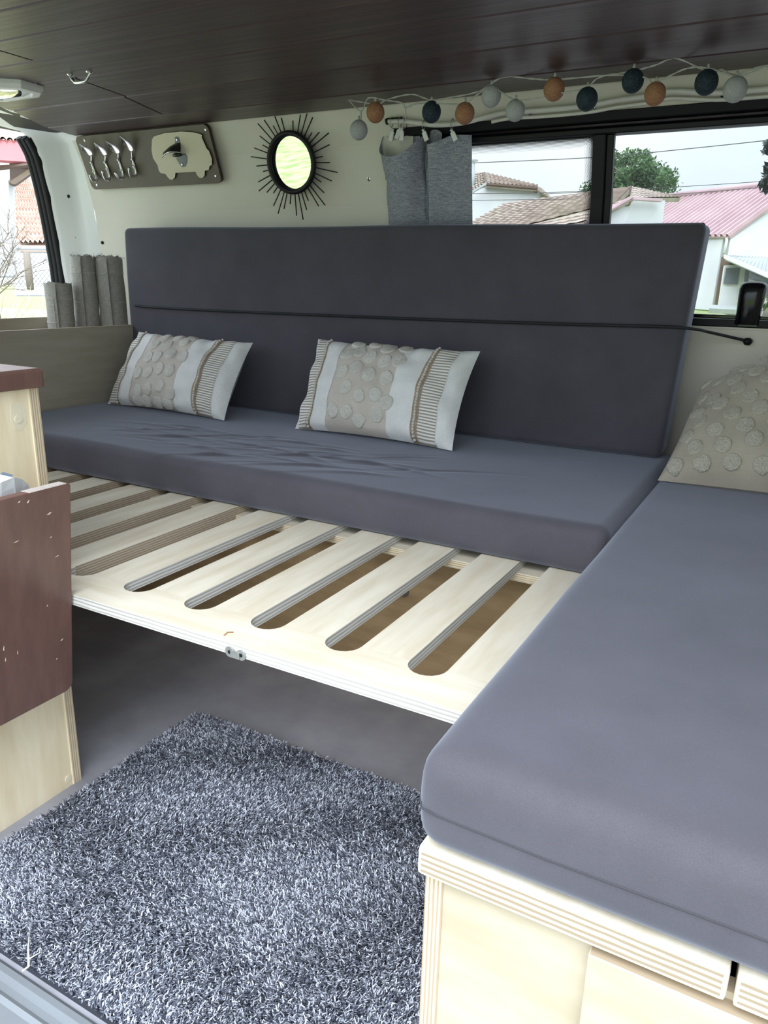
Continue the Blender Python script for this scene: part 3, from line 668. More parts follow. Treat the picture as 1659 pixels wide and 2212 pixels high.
def tuft(f,nr,s,t,r,root,asp=1.0,mt='tuft'):
    n=nr(s,t); e=.01; fs=(f(s+e,t)-f(s-e,t))/(2*e); ft=(f(s,t+e)-f(s,t-e))/(2*e)
    a=fs.normalized(); b=n.cross(a).normalized(); a=b.cross(n)
    A11,A12,A21,A22=fs.dot(a),ft.dot(a),fs.dot(b),ft.dot(b); det=A11*A22-A12*A21
    m=MB(); rnd=random.Random(int(s*1000+t*77)); rings=[]; N=18
    jit=[1+rnd.uniform(-.06,.06) for _ in range(N)]
    for q,h in [(1.0,-.004),(1.0,.0020),(.90,.0042),(.76,.0032),(.60,.0046),(.45,.0034),(.30,.0048),(.12,.0036)]:
        ring=[]
        for k in range(N):
            th=2*math.pi*k/N; x=math.cos(th)*r*q*jit[k]; y=math.sin(th)*r*q*jit[k]
            ds=(A22*x-A12*y)/det; dt=(A11*y-A21*x)/det
            p=f(min(max(s+ds,.004),.996),min(max(t+dt,.004),.996))
            ring.append(p+n*(h+rnd.uniform(-.0006,.0006)))
        rings.append(ring)
    m.grid(rings,close_u=True); m.poly(rings[-1]); return part('tufted_dot',m,mt,root)
CURV=1.6
def lumbar(label,BL,BR,TL,TR,T,seed,dots):
    f,nr=pillow_fn(BL,BR,TL,TR,T,seed); c=(Vector(BL)+Vector(BR))/2
    root=thing('pillow',(c.x,c.y,.5),label,'pillow','patterned lumbar pillows on the grey seat')
    part('cover',patch(f,0,1,48,28,-.0008),'pil_white',root); part('back_panel',patch(f,0,1,24,14,0,-1),'pil_white',root)
    part('dotted_panel',patch(f,.235,.632,30,30,.0006),'pil_beige',root,'beige dotted centre panel')
    for a,b in ((.03,.100),(.815,.915)): part('striped_band',patch(f,a,b,8,40,.0006,uv=True),'ticking',root,'striped ticking band')
    for a,b in ((.100,.128),(.777,.815)): part('lace_trim',patch(f,a,b,5,44,.0018,wob=.002),'lace',root,'brown lace ribbon')
    for a,b in ((.128,.235),(.632,.777)): part('white_band',patch(f,a,b,12,34,.0013),'pil_white',root)
    m=MB()
    for a in (.114,.796): 
        for i in range(34):
            t=(i+.5)/34; p=f(a+.002*math.sin(t*7+a*9),t,1,.003); n=nr(a,t); m.sphere(p,.0042,6,4)
    part('lace_loops',m,'tuft',root,kind='stuff')
    for s,t in dots: tuft(f,nr,s,t,.0200,root)
    return root
DOTS_M=[(0.31, 0.962), (0.423, 0.97), (0.507, 0.97), (0.348, 0.858), (0.519, 0.914), (0.614, 0.948), (0.282, 0.811), (0.435, 0.807), (0.541, 0.761), (0.623, 0.783), (0.292, 0.607), (0.373, 0.67), (0.474, 0.596), (0.584, 0.576), (0.342, 0.44), (0.44, 0.363), (0.548, 0.388), (0.284, 0.187), (0.38, 0.187), (0.462, 0.117), (0.573, 0.188), (0.625, 0.319)]
DOTS_L=[(0.34, 0.923), (0.452, 0.949), (0.569, 0.961), (0.318, 0.78), (0.424, 0.807), (0.556, 0.874), (0.316, 0.604), (0.405, 0.616), (0.506, 0.67), (0.614, 0.665), (0.282, 0.374), (0.371, 0.394), (0.465, 0.458), (0.566, 0.446), (0.315, 0.159), (0.414, 0.188), (0.507, 0.243), (0.603, 0.173), (0.317, 0.05), (0.389, 0.05), (0.5, 0.05), (0.582, 0.05)]
lumbar('right-hand lumbar pillow, in the middle of the grey seat',(-.952,1.150,.503),(-.478,1.135,.503),(-.950,1.262,.736),(-.468,1.255,.732),.125,3,DOTS_M)
lumbar('left-hand lumbar pillow, at the rear end of the seat',(-1.675,1.150,.503),(-1.188,1.135,.503),(-1.642,1.270,.722),(-1.172,1.255,.714),.120,8,DOTS_L)
f,nr=pillow_fn((.004,1.115,.503),(.50,1.10,.51),(.035,1.36,.665),(.50,1.42,.90),.19,21,pinch=.02)
root=thing('pillow',(.25,1.2,.5),'large taupe dotted pillow at the right edge, on the near mattress','pillow')
part('cover',patch(f,0,1,40,40),'pil_dark',root); part('back_panel',patch(f,0,1,20,20,0,-1),'pil_dark',root)
rd=random.Random(5)
for i in range(9):
    for j in range(9):
        s=.055+i*.112+(.05 if j%2 else 0)+rd.uniform(-.012,.012); t=.06+j*.108+rd.uniform(-.012,.012)
        if s<.96 and t<.97: tuft(f,nr,s,t,.0180,root,1.0,'tuft_d')

# ================================================================== RUG
rg=thing('rug',(-.40,.235,0),'shaggy dark grey flecked rug on the floor in front of the bed','rug')
def rrect(x0,x1,y0,y1,r,z):
    P=[]
    for cx,cy,a in ((x1-r,y1-r,0),(x0+r,y1-r,90),(x0+r,y0+r,180),(x1-r,y0+r,270)):
        for k in range(7): t=math.radians(a+15*k); P.append((cx+r*math.cos(t),cy+r*math.sin(t),z))
    return P
RX0,RX1,RY0,RY1=-.770,-.012,-.052,.530
m=MB(); m.slab(rrect(RX0,RX1,RY0,RY1,.035,.009),.0085,nrm=(0,0,1)); part('rug_backing',m,'rug_base',rg)
N=150000
px=RNG.uniform(RX0,RX1,N); py=RNG.uniform(RY0,RY1,N)
r=.035; cx=np.clip(px,RX0+r,RX1-r); cy=np.clip(py,RY0+r,RY1-r); keep=(px-cx)**2+(py-cy)**2<=r*r; px,py=px[keep],py[keep]; N=len(px)
fld=np.sin(px*11+2*np.sin(py*7))+np.sin(py*13-px*6)
ang=RNG.normal(0,1.3,N)+fld*1.1-1.2; L=RNG.uniform(.0055,.0105,N); lean=RNG.uniform(.35,1.0,N); hgt=RNG.uniform(.008,.0125,N); w=RNG.uniform(.0006,.0010,N)
dx,dy=np.cos(ang),np.sin(ang)
edge=np.minimum.reduce([px-RX0,RX1-px,py-RY0,RY1-py]); hgt=hgt*np.where(edge<.006,.75,1)
B=np.stack([px,py,np.full(N,.0085)],1); D=np.stack([dx,dy,np.zeros(N)],1); Z=np.array([0,0,1.])
sd=np.stack([-dy,dx,np.zeros(N)],1)*w[:,None]
curl=RNG.normal(0,.35,N); D2=np.stack([np.cos(ang+curl),np.sin(ang+curl),np.zeros(N)],1)
P1=B+D*(L*lean*.30)[:,None]+Z*(hgt*.75)[:,None]; P2=P1+D2*(L*lean*.65)[:,None]+Z*(hgt*.18)[:,None]
V=np.concatenate([B-sd,B+sd,P1-sd,P1+sd,P2-sd*.6,P2+sd*.6],0); V-=np.array(rg.location)
i=np.arange(N); F=np.concatenate([np.stack([i,i+N,i+3*N,i+2*N],1),np.stack([i+2*N,i+3*N,i+5*N,i+4*N],1)],0)
me=bpy.data.meshes.new('pile'); me.vertices.add(len(V)); me.vertices.foreach_set('co',V.astype(np.float32).ravel())
me.loops.add(F.size); me.loops.foreach_set('vertex_index',F.astype(np.int32).ravel()); me.polygons.add(len(F)); me.polygons.foreach_set('loop_start',np.arange(0,F.size,4,dtype=np.int32))
me.materials.append(M['pile']); at=me.attributes.new('yarn','FLOAT','POINT')
sh=np.clip(RNG.beta(1.1,1.25,N),0,1); at.data.foreach_set('value',np.tile(sh,6).astype(np.float32)); me.update(); me.validate()
pl=bpy.data.objects.new('pile',me); COL.objects.link(pl); pl.parent=rg; pl['kind']='stuff'
ob=thing('dry_stalk',(-.56,-.03,.025),'thin pale dry stalk lying on the near edge of the rug','stalk')
m=MB(); m.tube([(-0.5248,-0.0692,0.0260),(-0.5219,-0.0615,0.0280),(-0.5460,-0.0441,0.0280),(-0.5712,-0.0234,0.0260)],[.0012,.0016,.0013,.0006],6); m.tube([(-0.5317,-0.0542,0.0280),(-0.5287,-0.0397,0.0270),(-0.5404,-0.0301,0.0260)],[.001,.0008,.0005],5); part('stem',m,'stitch',ob)

# ================================================================== THINGS ON THE WALL
UPV=Vector((0,-.3471,.9378)); NV=Vector((0,-.9378,-.3471)); ORI=Vector((0,1.462,1.178))
def PQ(p,q,off=0): return Vector((p,ORI.y,ORI.z))+UPV*q+NV*off
hr=thing('hook_board',PQ(-1.72,.08,0),'dark taupe wall board with four spoon hooks and a cream van cutout','hook rack')
m=MB(); rr=.018; cs=[(-2.003,-.002),(-1.430,-.002),(-1.430,.1645),(-2.003,.1645)]
o=[]
for (cx,cy),a in zip([(-2.003+rr,-.002+rr),(-1.430-rr,-.002+rr),(-1.430-rr,.1645-rr),(-2.003+rr,.1645-rr)],(180,270,0,90)):
    for k in range(7): t=math.radians(a+15*k); o.append((cx+rr*math.cos(t),cy+rr*math.sin(t)))
m.slab([PQ(p,q,.012) for p,q in o],.012,0,1,nrm=NV); part('board',m,['taupe','taupe_edge'],hr)
for p,q in [(-1.96,.152),(-1.4406,.1492),(-1.448,.0194),(-1.9746,.0119)]: screw_at(PQ(p,q,.012),NV,.0045,hr)
SPO=[[(-1.9469,1.3635,1.3001),(-1.9407,1.4044,1.2701),(-1.9580,1.4174,1.2525),(-1.9600,1.4271,1.2261),(-1.9556,1.4294,1.2026),(-1.9606,1.4156,1.1998),(-1.9596,1.4078,1.2149)],
[(-1.8779,1.3637,1.2995),(-1.8758,1.4056,1.2669),(-1.8942,1.4183,1.2501),(-1.8943,1.4251,1.2317),(-1.8952,1.4292,1.2031),(-1.8986,1.4149,1.2016),(-1.8964,1.4047,1.2234)],
[(-1.8238,1.3631,1.3011),(-1.8158,1.4048,1.2693),(-1.8306,1.4167,1.2542),(-1.8314,1.4276,1.2248),(-1.8303,1.4286,1.2048),(-1.8358,1.4142,1.2033),(-1.8406,1.4072,1.2165)],
[(-1.7572,1.3593,1.3115),(-1.7545,1.4035,1.2728),(-1.7681,1.4171,1.2531),(-1.7706,1.4248,1.2325),(-1.7712,1.4280,1.2066),(-1.7787,1.4136,1.2052),(-1.7707,1.4033,1.2270)]]
for sp in SPO:
    t0,t1,t2,t3,t4,t5,t6=[Vector(x) for x in sp]
    m=MB()
    pth=smooth_path([t1,t2,t3,t4+UPV*.006-NV*.004,t4-UPV*.003,(t4+t5)/2-UPV*.006,t5,t6],6)
    n=len(pth); rad=[.0034+.0012*min(1,abs(i/n-.1)*6) if i/n<.62 else .0046+.0030*min(1,(i/n-.62)*3.2) for i in range(n)]; rad[-1]=.004
    m.tube(pth,rad,8,flat=.75)
    # bowl of the spoon: an open shell tilting out from the board
    tip=t0; base=t1; ax=(tip-base); Ln=ax.length; ax.normalize(); sdv=ax.cross(NV).normalized(); dv=sdv.cross(ax).normalized()
    rows=[]
    for i in range(11):
        t=i/10; wv=.0155*(math.sin(math.pi*min(1,t*.93+.07))**.75)*(1.12-.35*t) if 0<t<1 else .0025
        dep=.006*math.sin(math.pi*t)
        rows.append([base+ax*Ln*t+sdv*wv*math.sin(a)+dv*(dep*(1-math.cos(a)) - dep) for a in np.linspace(-1.45,1.45,9)])
    m.grid(rows); m.grid([[p+dv*.0012 for p in r][::-1] for r in rows])
    hk=part('spoon_hook',m,'chrome',hr,'bent silver spoon used as a hook')
    for a in (t2,t3): screw_at(a+NV*.0045,NV,.0036,hr)
VAN=[(-1.6591,.1373),(-1.6478,.1447),(-1.6014,.1512),(-1.5315,.1512),(-1.4878,.1465),(-1.460,.1396),(-1.4548,.1356),(-1.4587,.1312),(-1.4529,.1085),(-1.4507,.0992),(-1.4439,.0922),(-1.4418,.0774),(-1.4409,.0694),(-1.4464,.0536),(-1.4519,.0512),(-1.4569,.0501),(-1.4637,.0395),(-1.4804,.0377),(-1.4863,.0242),(-1.4964,.0177),(-1.508,.0176),(-1.5153,.024),(-1.5191,.0367),(-1.6019,.0367),(-1.6096,.0237),(-1.6234,.0166),(-1.6346,.019),(-1.6425,.0293),(-1.6459,.0357),(-1.6651,.0389),(-1.6695,.0476),(-1.6676,.0617),(-1.6781,.0846),(-1.6746,.1067)]
m=MB(); m.slab([PQ(p,q,.018) for p,q in VAN[::-1]],.006,0,1,nrm=NV); part('van_cutout',m,['cutout','taupe_edge'],hr,'cream van-shaped cutout')
m=MB()
m.slab([PQ(-1.5635,.1370,.0195),PQ(-1.5560,.1395,.0195),PQ(-1.5485,.1360,.0195),PQ(-1.5479,.1203,.0195),PQ(-1.5669,.1214,.0195)],.0015,nrm=NV)
m.slab([PQ(-1.5809,.0773,.0195),PQ(-1.5730,.0590,.0195),PQ(-1.5655,.0517,.0195),PQ(-1.5540,.0530,.0195),PQ(-1.5429,.0644,.0195),PQ(-1.5354,.0805,.0195),PQ(-1.5400,.0890,.0195),PQ(-1.5600,.0900,.0195)],.0015,nrm=NV)
hood=[]
for t in np.linspace(0,1,9):
    pm=-1.612+.082*t; arch=math.sin(math.pi*t)
    hood.append([PQ(-1.5669+.019*t,.1214-.001*t,.0195),PQ(-1.590+.050*t,.112+.006*arch,.030+.008*arch),PQ(-1.604+.070*t,.103+.006*arch,.042+.012*arch),PQ(pm,.0885+.010*arch+.010*t,.046+.010*arch)])
m.grid(hood); m.grid([[p-UPV*.002 for p in r] for r in hood])
m.tube([PQ(-1.580,.088,.028),PQ(-1.566,.0905,.034),PQ(-1.548,.089,.028)],[.004,.006,.004],8)
op=part('bottle_opener',m,'opener',hr,'gunmetal bottle opener')
m=MB(); m.tube(smooth_path([hood[i][3] for i in (0,2,4,6,8)],3),.0013,6); part('opener_lip',m,'chrome',hr)
screw_at(PQ(-1.5565,.1300,.0195),NV,.0042,hr); screw_at(PQ(-1.5636,.0600,.0195),NV,.0042,hr)
# ---- sunburst mirror: hung from the top, so steeper than the leaning wall behind it
MT=math.radians(10.5); MC=Vector((-1.1509,1.4285,1.2132)); MU=Vector((0,-math.sin(MT),math.cos(MT))); MN=Vector((0,-math.cos(MT),-math.sin(MT)))
def MP(p,q,off=0): return MC+Vector((p,0,0))+MU*q+MN*off
mir=thing('sunburst_mirror',MC,'round black sunburst mirror with thin rays on the cream wall','mirror')
def disc(r,off,n=48): return [MP(r*math.cos(2*math.pi*k/n),r*math.sin(2*math.pi*k/n),off) for k in range(n)]
m=MB(); m.tube(disc(.0770,.002,56),.0078,10,closed=True); m.poly(disc(.0765,-.006)); part('frame',m,'black_metal',mir)
m=MB(); m.poly([MP(.0715*math.cos(2*math.pi*k/48),.0715*math.sin(2*math.pi*k/48),-.002+.06*.0715*math.cos(2*math.pi*k/48)) for k in range(48)]); part('mirror_glass',m,'mirror',mir)
TIPS=[(-0.1023, 0.1074), (-0.0784, 0.1152), (-0.0493, 0.0986), (-0.0398, 0.1214), (-0.0181, 0.1164), (0.0207, 0.1071), (0.048, 0.1194), (0.0708, 0.1209), (0.0879, 0.1099), (0.0801, 0.0724), (0.1049, 0.072), (0.1355, 0.0682), (0.1344, 0.0391), (0.1082, 0.0109), (0.1301, -0.0059), (0.1528, -0.032), (0.1308, -0.0531), (0.0959, -0.0548), (0.1015, -0.0829), (0.1014, -0.1167), (0.0789, -0.1183), (0.0355, -0.1274), (0.0448, -0.1029), (0.0195, -0.1545), (-0.0029, -0.1427), (-0.0212, -0.1099), (-0.0455, -0.1228), (-0.0696, -0.136), (-0.0825, -0.1136), (-0.0772, -0.0785), (-0.1012, -0.0758), (-0.1304, -0.0711), (-0.1278, -0.0461), (-0.105, -0.0186), (-0.1267, -0.0028), (-0.1427, 0.0232), (-0.1265, 0.0455), (-0.0946, 0.0514), (-0.1011, 0.0755)]
for a,p,q in sorted([(math.atan2(q,p),p,q) for p,q in TIPS]):
    m=MB(); m.tube([MP(.078*math.cos(a),.078*math.sin(a),-.003),MP(p,q,0)],.0017,6); part('ray',m,'black_metal',mir)
m=MB(); m.tube([MP(.012+.008*math.cos(t),.083+.010*math.sin(t),-.003) for t in np.linspace(-.4,3.5,10)],.001,5); part('hanging_loop',m,'steel',mir)
# ---- curtain rod and gathered curtain
RP=[(-0.8317,1.4150,1.2954),(-0.7847,1.4150,1.2932),(-0.7438,1.4150,1.2871),(-0.6904,1.4150,1.2780),(-0.6133,1.4150,1.2780),(-0.5396,1.4120,1.2879),(-0.4907,1.4120,1.2924),(-0.3979,1.4120,1.2904),(-0.2988,1.4120,1.2916),(-0.2360,1.4120,1.2971),(-0.1651,1.4120,1.3006),(-0.1164,1.4120,1.3057),(-0.0202,1.4120,1.2948),(0.0778,1.4120,1.2934),(.30,1.412,1.290),(.62,1.412,1.291),(.95,1.412,1.290)]
rod=thing('curtain_rod',RP[3],'wavy white curtain cable strung along the wall above the window','curtain rod')
m=MB(); m.tube(smooth_path(RP,4),.0062,8); part('cable',m,'rod',rod)
m=MB(); m.tube([Vector(p)+Vector((0,.012,-.012)) for p in smooth_path(RP[5:],4)],.0042,6); part('cable',m,'rod',rod)
m=MB(); e=Vector(RP[0]); m.tube([e+Vector((-.002,0,0)),e+Vector((.004,0,.001))],[.0078,.0078],10); m.box(e.x+.004,e.x+.045,e.y-.003,e.y+.003,e.z+.0052,e.z+.0085); part('end_hook',m,'black_metal',rod)
cu=thing('curtain',(-.72,1.43,1.05),'gathered slate grey linen curtain clipped at the left end of the window','curtain')
TOP=[(-0.7498,1.4500,1.2691),(-0.7820,1.4480,1.2764),(-0.8081,1.4400,1.2679),(-0.8353,1.4460,1.2717),(-0.8548,1.4500,1.2792),(-0.8610,1.4320,1.2428),(-0.8366,1.3920,1.2154),(-0.7865,1.3620,1.2020),(-0.7517,1.3620,1.2121),(-0.7244,1.3850,1.2410),(-0.7173,1.4020,1.2518),(-0.7191,1.4250,1.2490),(-0.7061,1.4050,1.2321),(-0.7000,1.4000,1.2407),(-0.7066,1.4250,1.2667),(-0.6868,1.4250,1.2676),(-0.6650,1.4050,1.2512),(-0.6736,1.3840,1.2282),(-0.6917,1.3760,1.2248),(-0.6824,1.3700,1.2266),(-0.6588,1.3740,1.2332),(-0.6294,1.3920,1.2469),(-0.5846,1.4080,1.2466)]
MID=[(-0.7572,1.4660,1.1493),(-0.7858,1.4640,1.1501),(-0.8162,1.4620,1.1510),(-0.8418,1.4640,1.1522),(-0.8561,1.4660,1.1530),(-0.8471,1.4500,1.1450),(-0.8332,1.4300,1.1423),(-0.7997,1.4000,1.1356),(-0.7569,1.3980,1.1338),(-0.7339,1.4200,1.1377),(-0.7248,1.4320,1.1386),(-0.7215,1.4420,1.1396),(-0.7129,1.4300,1.1380),(-0.7102,1.4300,1.1379),(-0.7083,1.4400,1.1412),(-0.6907,1.4400,1.1405),(-0.6805,1.4300,1.1391),(-0.6891,1.4200,1.1360),(-0.7014,1.4120,1.1356),(-0.6941,1.4080,1.1349),(-0.6694,1.4120,1.1367),(-0.6327,1.4180,1.1382),(-0.5854,1.4280,1.1398)]
BOT=[(-0.7630,1.4870,1.0269),(-0.7929,1.4860,1.0272),(-0.8251,1.4860,1.0275),(-0.8435,1.4870,1.0277),(-0.8554,1.4870,1.0279),(-0.8546,1.4800,1.0274),(-0.8417,1.4700,1.0267),(-0.8188,1.4630,1.0260),(-0.7785,1.4610,1.0255),(-0.7525,1.4660,1.0255),(-0.7388,1.4700,1.0256),(-0.7342,1.4780,1.0261),(-0.7271,1.4720,1.0256),(-0.7257,1.4720,1.0256),(-0.7215,1.4780,1.0259),(-0.7033,1.4780,1.0257),(-0.6958,1.4740,1.0254),(-0.7079,1.4700,1.0253),(-0.7213,1.4660,1.0252),(-0.7157,1.4630,1.0249),(-0.6879,1.4630,1.0247),(-0.6472,1.4640,1.0243),(-0.5939,1.4680,1.0240)]
rows=[]
tt=smooth_path(TOP,5); mm_=smooth_path(MID,5); bb=smooth_path(BOT,5)
for i in range(27):
    v=i/26; row=[]
    for k,(a,b,c) in enumerate(zip(tt,mm_,bb)):
        p=a*(1-v)*(1-2*v)+b*4*v*(1-v)+c*v*(2*v-1)
        s=k/len(tt)
        fold=.005*math.sin((s*9-v*3.2)*3.1)*math.sin(math.pi*min(1,v*1.25))*(1 if s<.55 else .25)
        g_=max(0,1-abs(s-.50)*5.5); u_=(k-38)/14
        fold+=g_*(.010*math.exp(-((v-.62-.22*u_)/.05)**2)+.008*math.exp(-((v-.80-.10*u_)/.04)**2)-.006*math.exp(-((v-.71-.2*u_)/.05)**2))
        row.append(p+Vector((fold*.5,-abs(fold)*.6,0)))
    rows.append(row)
m=MB(); m.grid(rows); part('cloth',m,'linen',cu)
m=MB(); m.grid([[p+Vector((0,-.004,-.012)) for p in r[3:23]] for r in rows[:12]]); m.grid([[p+Vector((0,.003,-.003)) for p in r[30:45]] for r in rows[:9]]); part('lining',m,'lining',cu,'pale lining seen inside the fold')
CLIP=[((-0.8250,1.4300,1.2629),(-0.8178,1.4150,1.2956)),((-0.8028,1.4250,1.2652),(-0.7929,1.4150,1.2938)),((-0.7757,1.3950,1.2555),(-0.7764,1.4150,1.2905)),((-0.7072,1.3950,1.2501),(-0.7223,1.4150,1.2824)),((-0.6223,1.3850,1.2433),(-0.6426,1.4150,1.2790))]
for c,rp in CLIP:
    c=Vector(c); rp=Vector(rp); m=MB(); d=(rp-c); d.y=0; d.normalize(); s=Vector((d.z,0,-d.x))
    m.slab([c-s*.006-d*.012+Vector((0,-.003,0)),c+s*.006-d*.012+Vector((0,-.003,0)),c+s*.0055+d*.010+Vector((0,-.003,0)),c-s*.0055+d*.010+Vector((0,-.003,0))],.005,nrm=(0,-1,0))
    m.tube([c+d*.010,c+d*.014,c+d*.017],[.0045,.003,.0045],8)
    cl=part('curtain_clip',m,'white_plastic',cu)
    m=MB(); cc=rp+Vector((0,0,-.002)); m.tube([cc+Vector((.003*math.sin(t)*.5,.009*math.cos(t),.012*math.sin(t))) for t in np.linspace(0,2*math.pi,14)[:-1]],.0011,5,closed=True); m.tube([c+d*.017,cc+Vector((0,0,-.012))],.0011,5); part('clip_ring',m,'steel',cl)
# ---- string of cotton-ball lights
YS=1.268
ST1=[(-0.8619,1.2680,1.3215),(-0.8111,1.2680,1.3112),(-0.7783,1.2680,1.3046),(-0.7463,1.2680,1.3141),(-0.6837,1.2680,1.3189),(-0.6317,1.2680,1.3028),(-0.5806,1.2680,1.3044),(-0.5118,1.2680,1.3110),(-0.4566,1.2680,1.3341),(-0.3872,1.2680,1.3249),(-0.3377,1.2680,1.3186),(-0.2250,1.2680,1.3169),(-0.1730,1.2680,1.3189),(-0.1276,1.2680,1.3254),(-0.0883,1.2680,1.3339),(-0.0269,1.2680,1.3057),(0.0022,1.2680,1.3045),(0.0272,1.2680,1.2940),(0.0836,1.2680,1.3053),(.18,YS,1.312),(.34,YS,1.327),(.50,YS,1.318)]
ST2=[(-0.8555,1.2620,1.3188),(-0.8205,1.2620,1.2924),(-0.7999,1.2620,1.3194),(-0.7557,1.2620,1.3117),(-0.7073,1.2620,1.3018),(-0.6970,1.2620,1.2911),(-0.6675,1.2620,1.2967),(-0.6249,1.2620,1.2943),(-0.5479,1.2620,1.2872),(-0.5145,1.2620,1.3025),(-0.4806,1.2620,1.3156),(-0.4361,1.2620,1.2913),(-0.4116,1.2620,1.2829),(-0.3660,1.2620,1.2837),(-0.3098,1.2620,1.2899),(-0.2652,1.2620,1.2949),(-0.2329,1.2620,1.3138),(-0.1688,1.2620,1.3095),(-0.1373,1.2620,1.3007),(-0.1225,1.2620,1.2917),(-0.0669,1.2620,1.3115),(-0.0267,1.2620,1.3092),(0.0300,1.2620,1.2901),(0.0699,1.2620,1.2974),(.15,YS-.006,1.325),(.32,YS-.006,1.314),(.49,YS-.006,1.316)]
sl=thing('string_lights',ST1[0],'string of grey, orange and dark blue cotton-ball lights under the ceiling edge','string lights')
m=MB()
for st in (ST1,ST2):
    sp=smooth_path(st,8)
    for ph in (0,math.pi): m.tube([p+Vector((0,.0010*math.cos(i*.9+ph),.0010*math.sin(i*.9+ph))) for i,p in enumerate(sp)],.0011,5)
m.tube([(-0.6970,1.2620,1.2911),(-0.6979,1.2680,1.2622)],.0013,5)
m.tube([(-0.8205,1.2620,1.2924),(-0.8251,1.2680,1.2711)],.002,6)
part('cable',m,'cord_w',sl,'twisted clear cable')
BALLS=[('ball_grey',(-0.8302,1.2680,1.2516),.0218),('ball_orange',(-0.7831,1.2680,1.2876),.0220),('ball_teal',(-0.6306,1.2680,1.2772),.0222),('ball_orange',(-0.5448,1.2680,1.2679),.0222),('ball_grey',(-0.4818,1.2680,1.2982),.0216),('ball_grey',(-0.4221,1.2680,1.2644),.0212),('ball_orange',(-0.3360,1.2680,1.2996),.0222),('ball_teal',(-0.2618,1.2680,1.2745),.0222),('ball_teal',(-0.1690,1.2680,1.3006),.0218),('ball_orange',(-0.1212,1.2680,1.2725),.0212),('ball_teal',(-0.0241,1.2680,1.2849),.0222),('ball_grey',(0.0310,1.2680,1.2678),.0225)]
BLAB={'ball_grey':'pale grey cotton ball','ball_orange':'orange-brown cotton ball','ball_teal':'dark blue cotton ball'}
for mtn,c,r in BALLS:
    c=Vector(c); m=MB(); m.sphere(c,r*1.02,20,14,(1,1,1.06)); b=part('ball_shade',m,mtn,sl,BLAB[mtn])
    m=MB(); m.tube([c+Vector((0,0,r*.98)),c+Vector((0,0,r+.010))],[.004,.0025],7); part('lamp_socket',m,'cord_w',b)
# ---- ceiling handle and lamp
hd=thing('pull_handle',(-1.4340,0.9414,1.3650),'small chrome D-handle screwed to the plank ceiling','handle')
a=Vector((-1.4538,0.9303,1.3645)); b=Vector((-1.3883,0.9315,1.3645))
m=MB(); D=Vector((0,0,-.022)); k=(b-a)*.16
m.tube(smooth_path([a,a+Vector((0,0,-.008)),a+k+D*.85,a+k*1.7+D,b-k*1.7+D,b-k+D*.85,b+Vector((0,0,-.008)),b],5),.0042,9); part('bar',m,'chrome',hd)
m=MB()
for p in (a,b): m.tube([p,p+Vector((0,0,-.004)),p+Vector((0,0,-.006))],[.009,.009,.006],12)
part('mounting_foot',m,'chrome',hd)
lm=thing('ceiling_lamp',(-1.73,.945,1.36),'flat white ceiling lamp with clear lens at the upper left','lamp')
def lampring(hx,hy,c,z):
    cx,cy=-1.738,.946
    return [(cx+a,cy+b,z) for a,b in [(hx,hy-c),(hx-c*1.5,hy),(-hx+c*1.5,hy),(-hx,hy-c),(-hx,-hy+c),(-hx+c*1.5,-hy),(hx-c*1.5,-hy),(hx,-hy+c)]]
m=MB(); m.grid([lampring(.122,.066,.032,1.3645),lampring(.122,.066,.032,1.352),lampring(.114,.059,.03,1.343),lampring(.094,.044,.024,1.342),lampring(.090,.040,.022,1.347)],close_u=True,smooth=False); part('bezel',m,'white_plastic',lm,bev=.0015)
m=MB(); m.grid([lampring(.090,.040,.022,1.347),lampring(.07,.028,.016,1.341),lampring(.03,.012,.006,1.338)],close_u=True,smooth=True); m.poly(lampring(.03,.012,.006,1.338)); part('lens',m,'lens',lm)
m=MB(); m.poly(lampring(.089,.039,.022,1.355)); part('reflector',m,'white_plastic',lm)
# ================================================================== OUTSIDE
gz=-.60
m=MB(); n=24
m.grid([[(x,y,gz+.04*math.sin(x*.7)*math.sin(y*.9)-(.0)) for x in np.linspace(-90,90,n)] for y in np.linspace(-60,120,n)])
solo('ground',m,'grass',kind='structure',loc=(0,0,gz))
m=MB(); m.box(-2.4,10,-7,-.3,gz-.02,gz+.05); solo('gravel_bounce_patch',m,'gravel',kind='structure',loc=(0,0,gz))  # unseen gravel patch added so less green light bounces into the van
m=MB(); m.box(-7.2,-2.4,-3.0,4.2,gz-.02,gz+.055); solo('concrete_bounce_patch',m,'concrete',kind='structure',loc=(0,0,gz))  # unseen pale slab added to give the ceiling planks a neutral reflection
m=MB(); m.box(-40,30,1.9,21,gz-.03,gz+.045); solo('asphalt_bounce_patch',m,'asphalt',kind='structure',loc=(0,0,gz))  # unseen grey strip added to keep lawn green off ceiling and wall
def house(name,label): 
    return thing(name,(0,0,0),label,'house')
def at(o,p): o.location=p; return o
def hpart(root,name,pts,th,mt,label=None,rev=False):
    m=MB(); m.slab(pts,th); return part(name,m,mt,root,label)
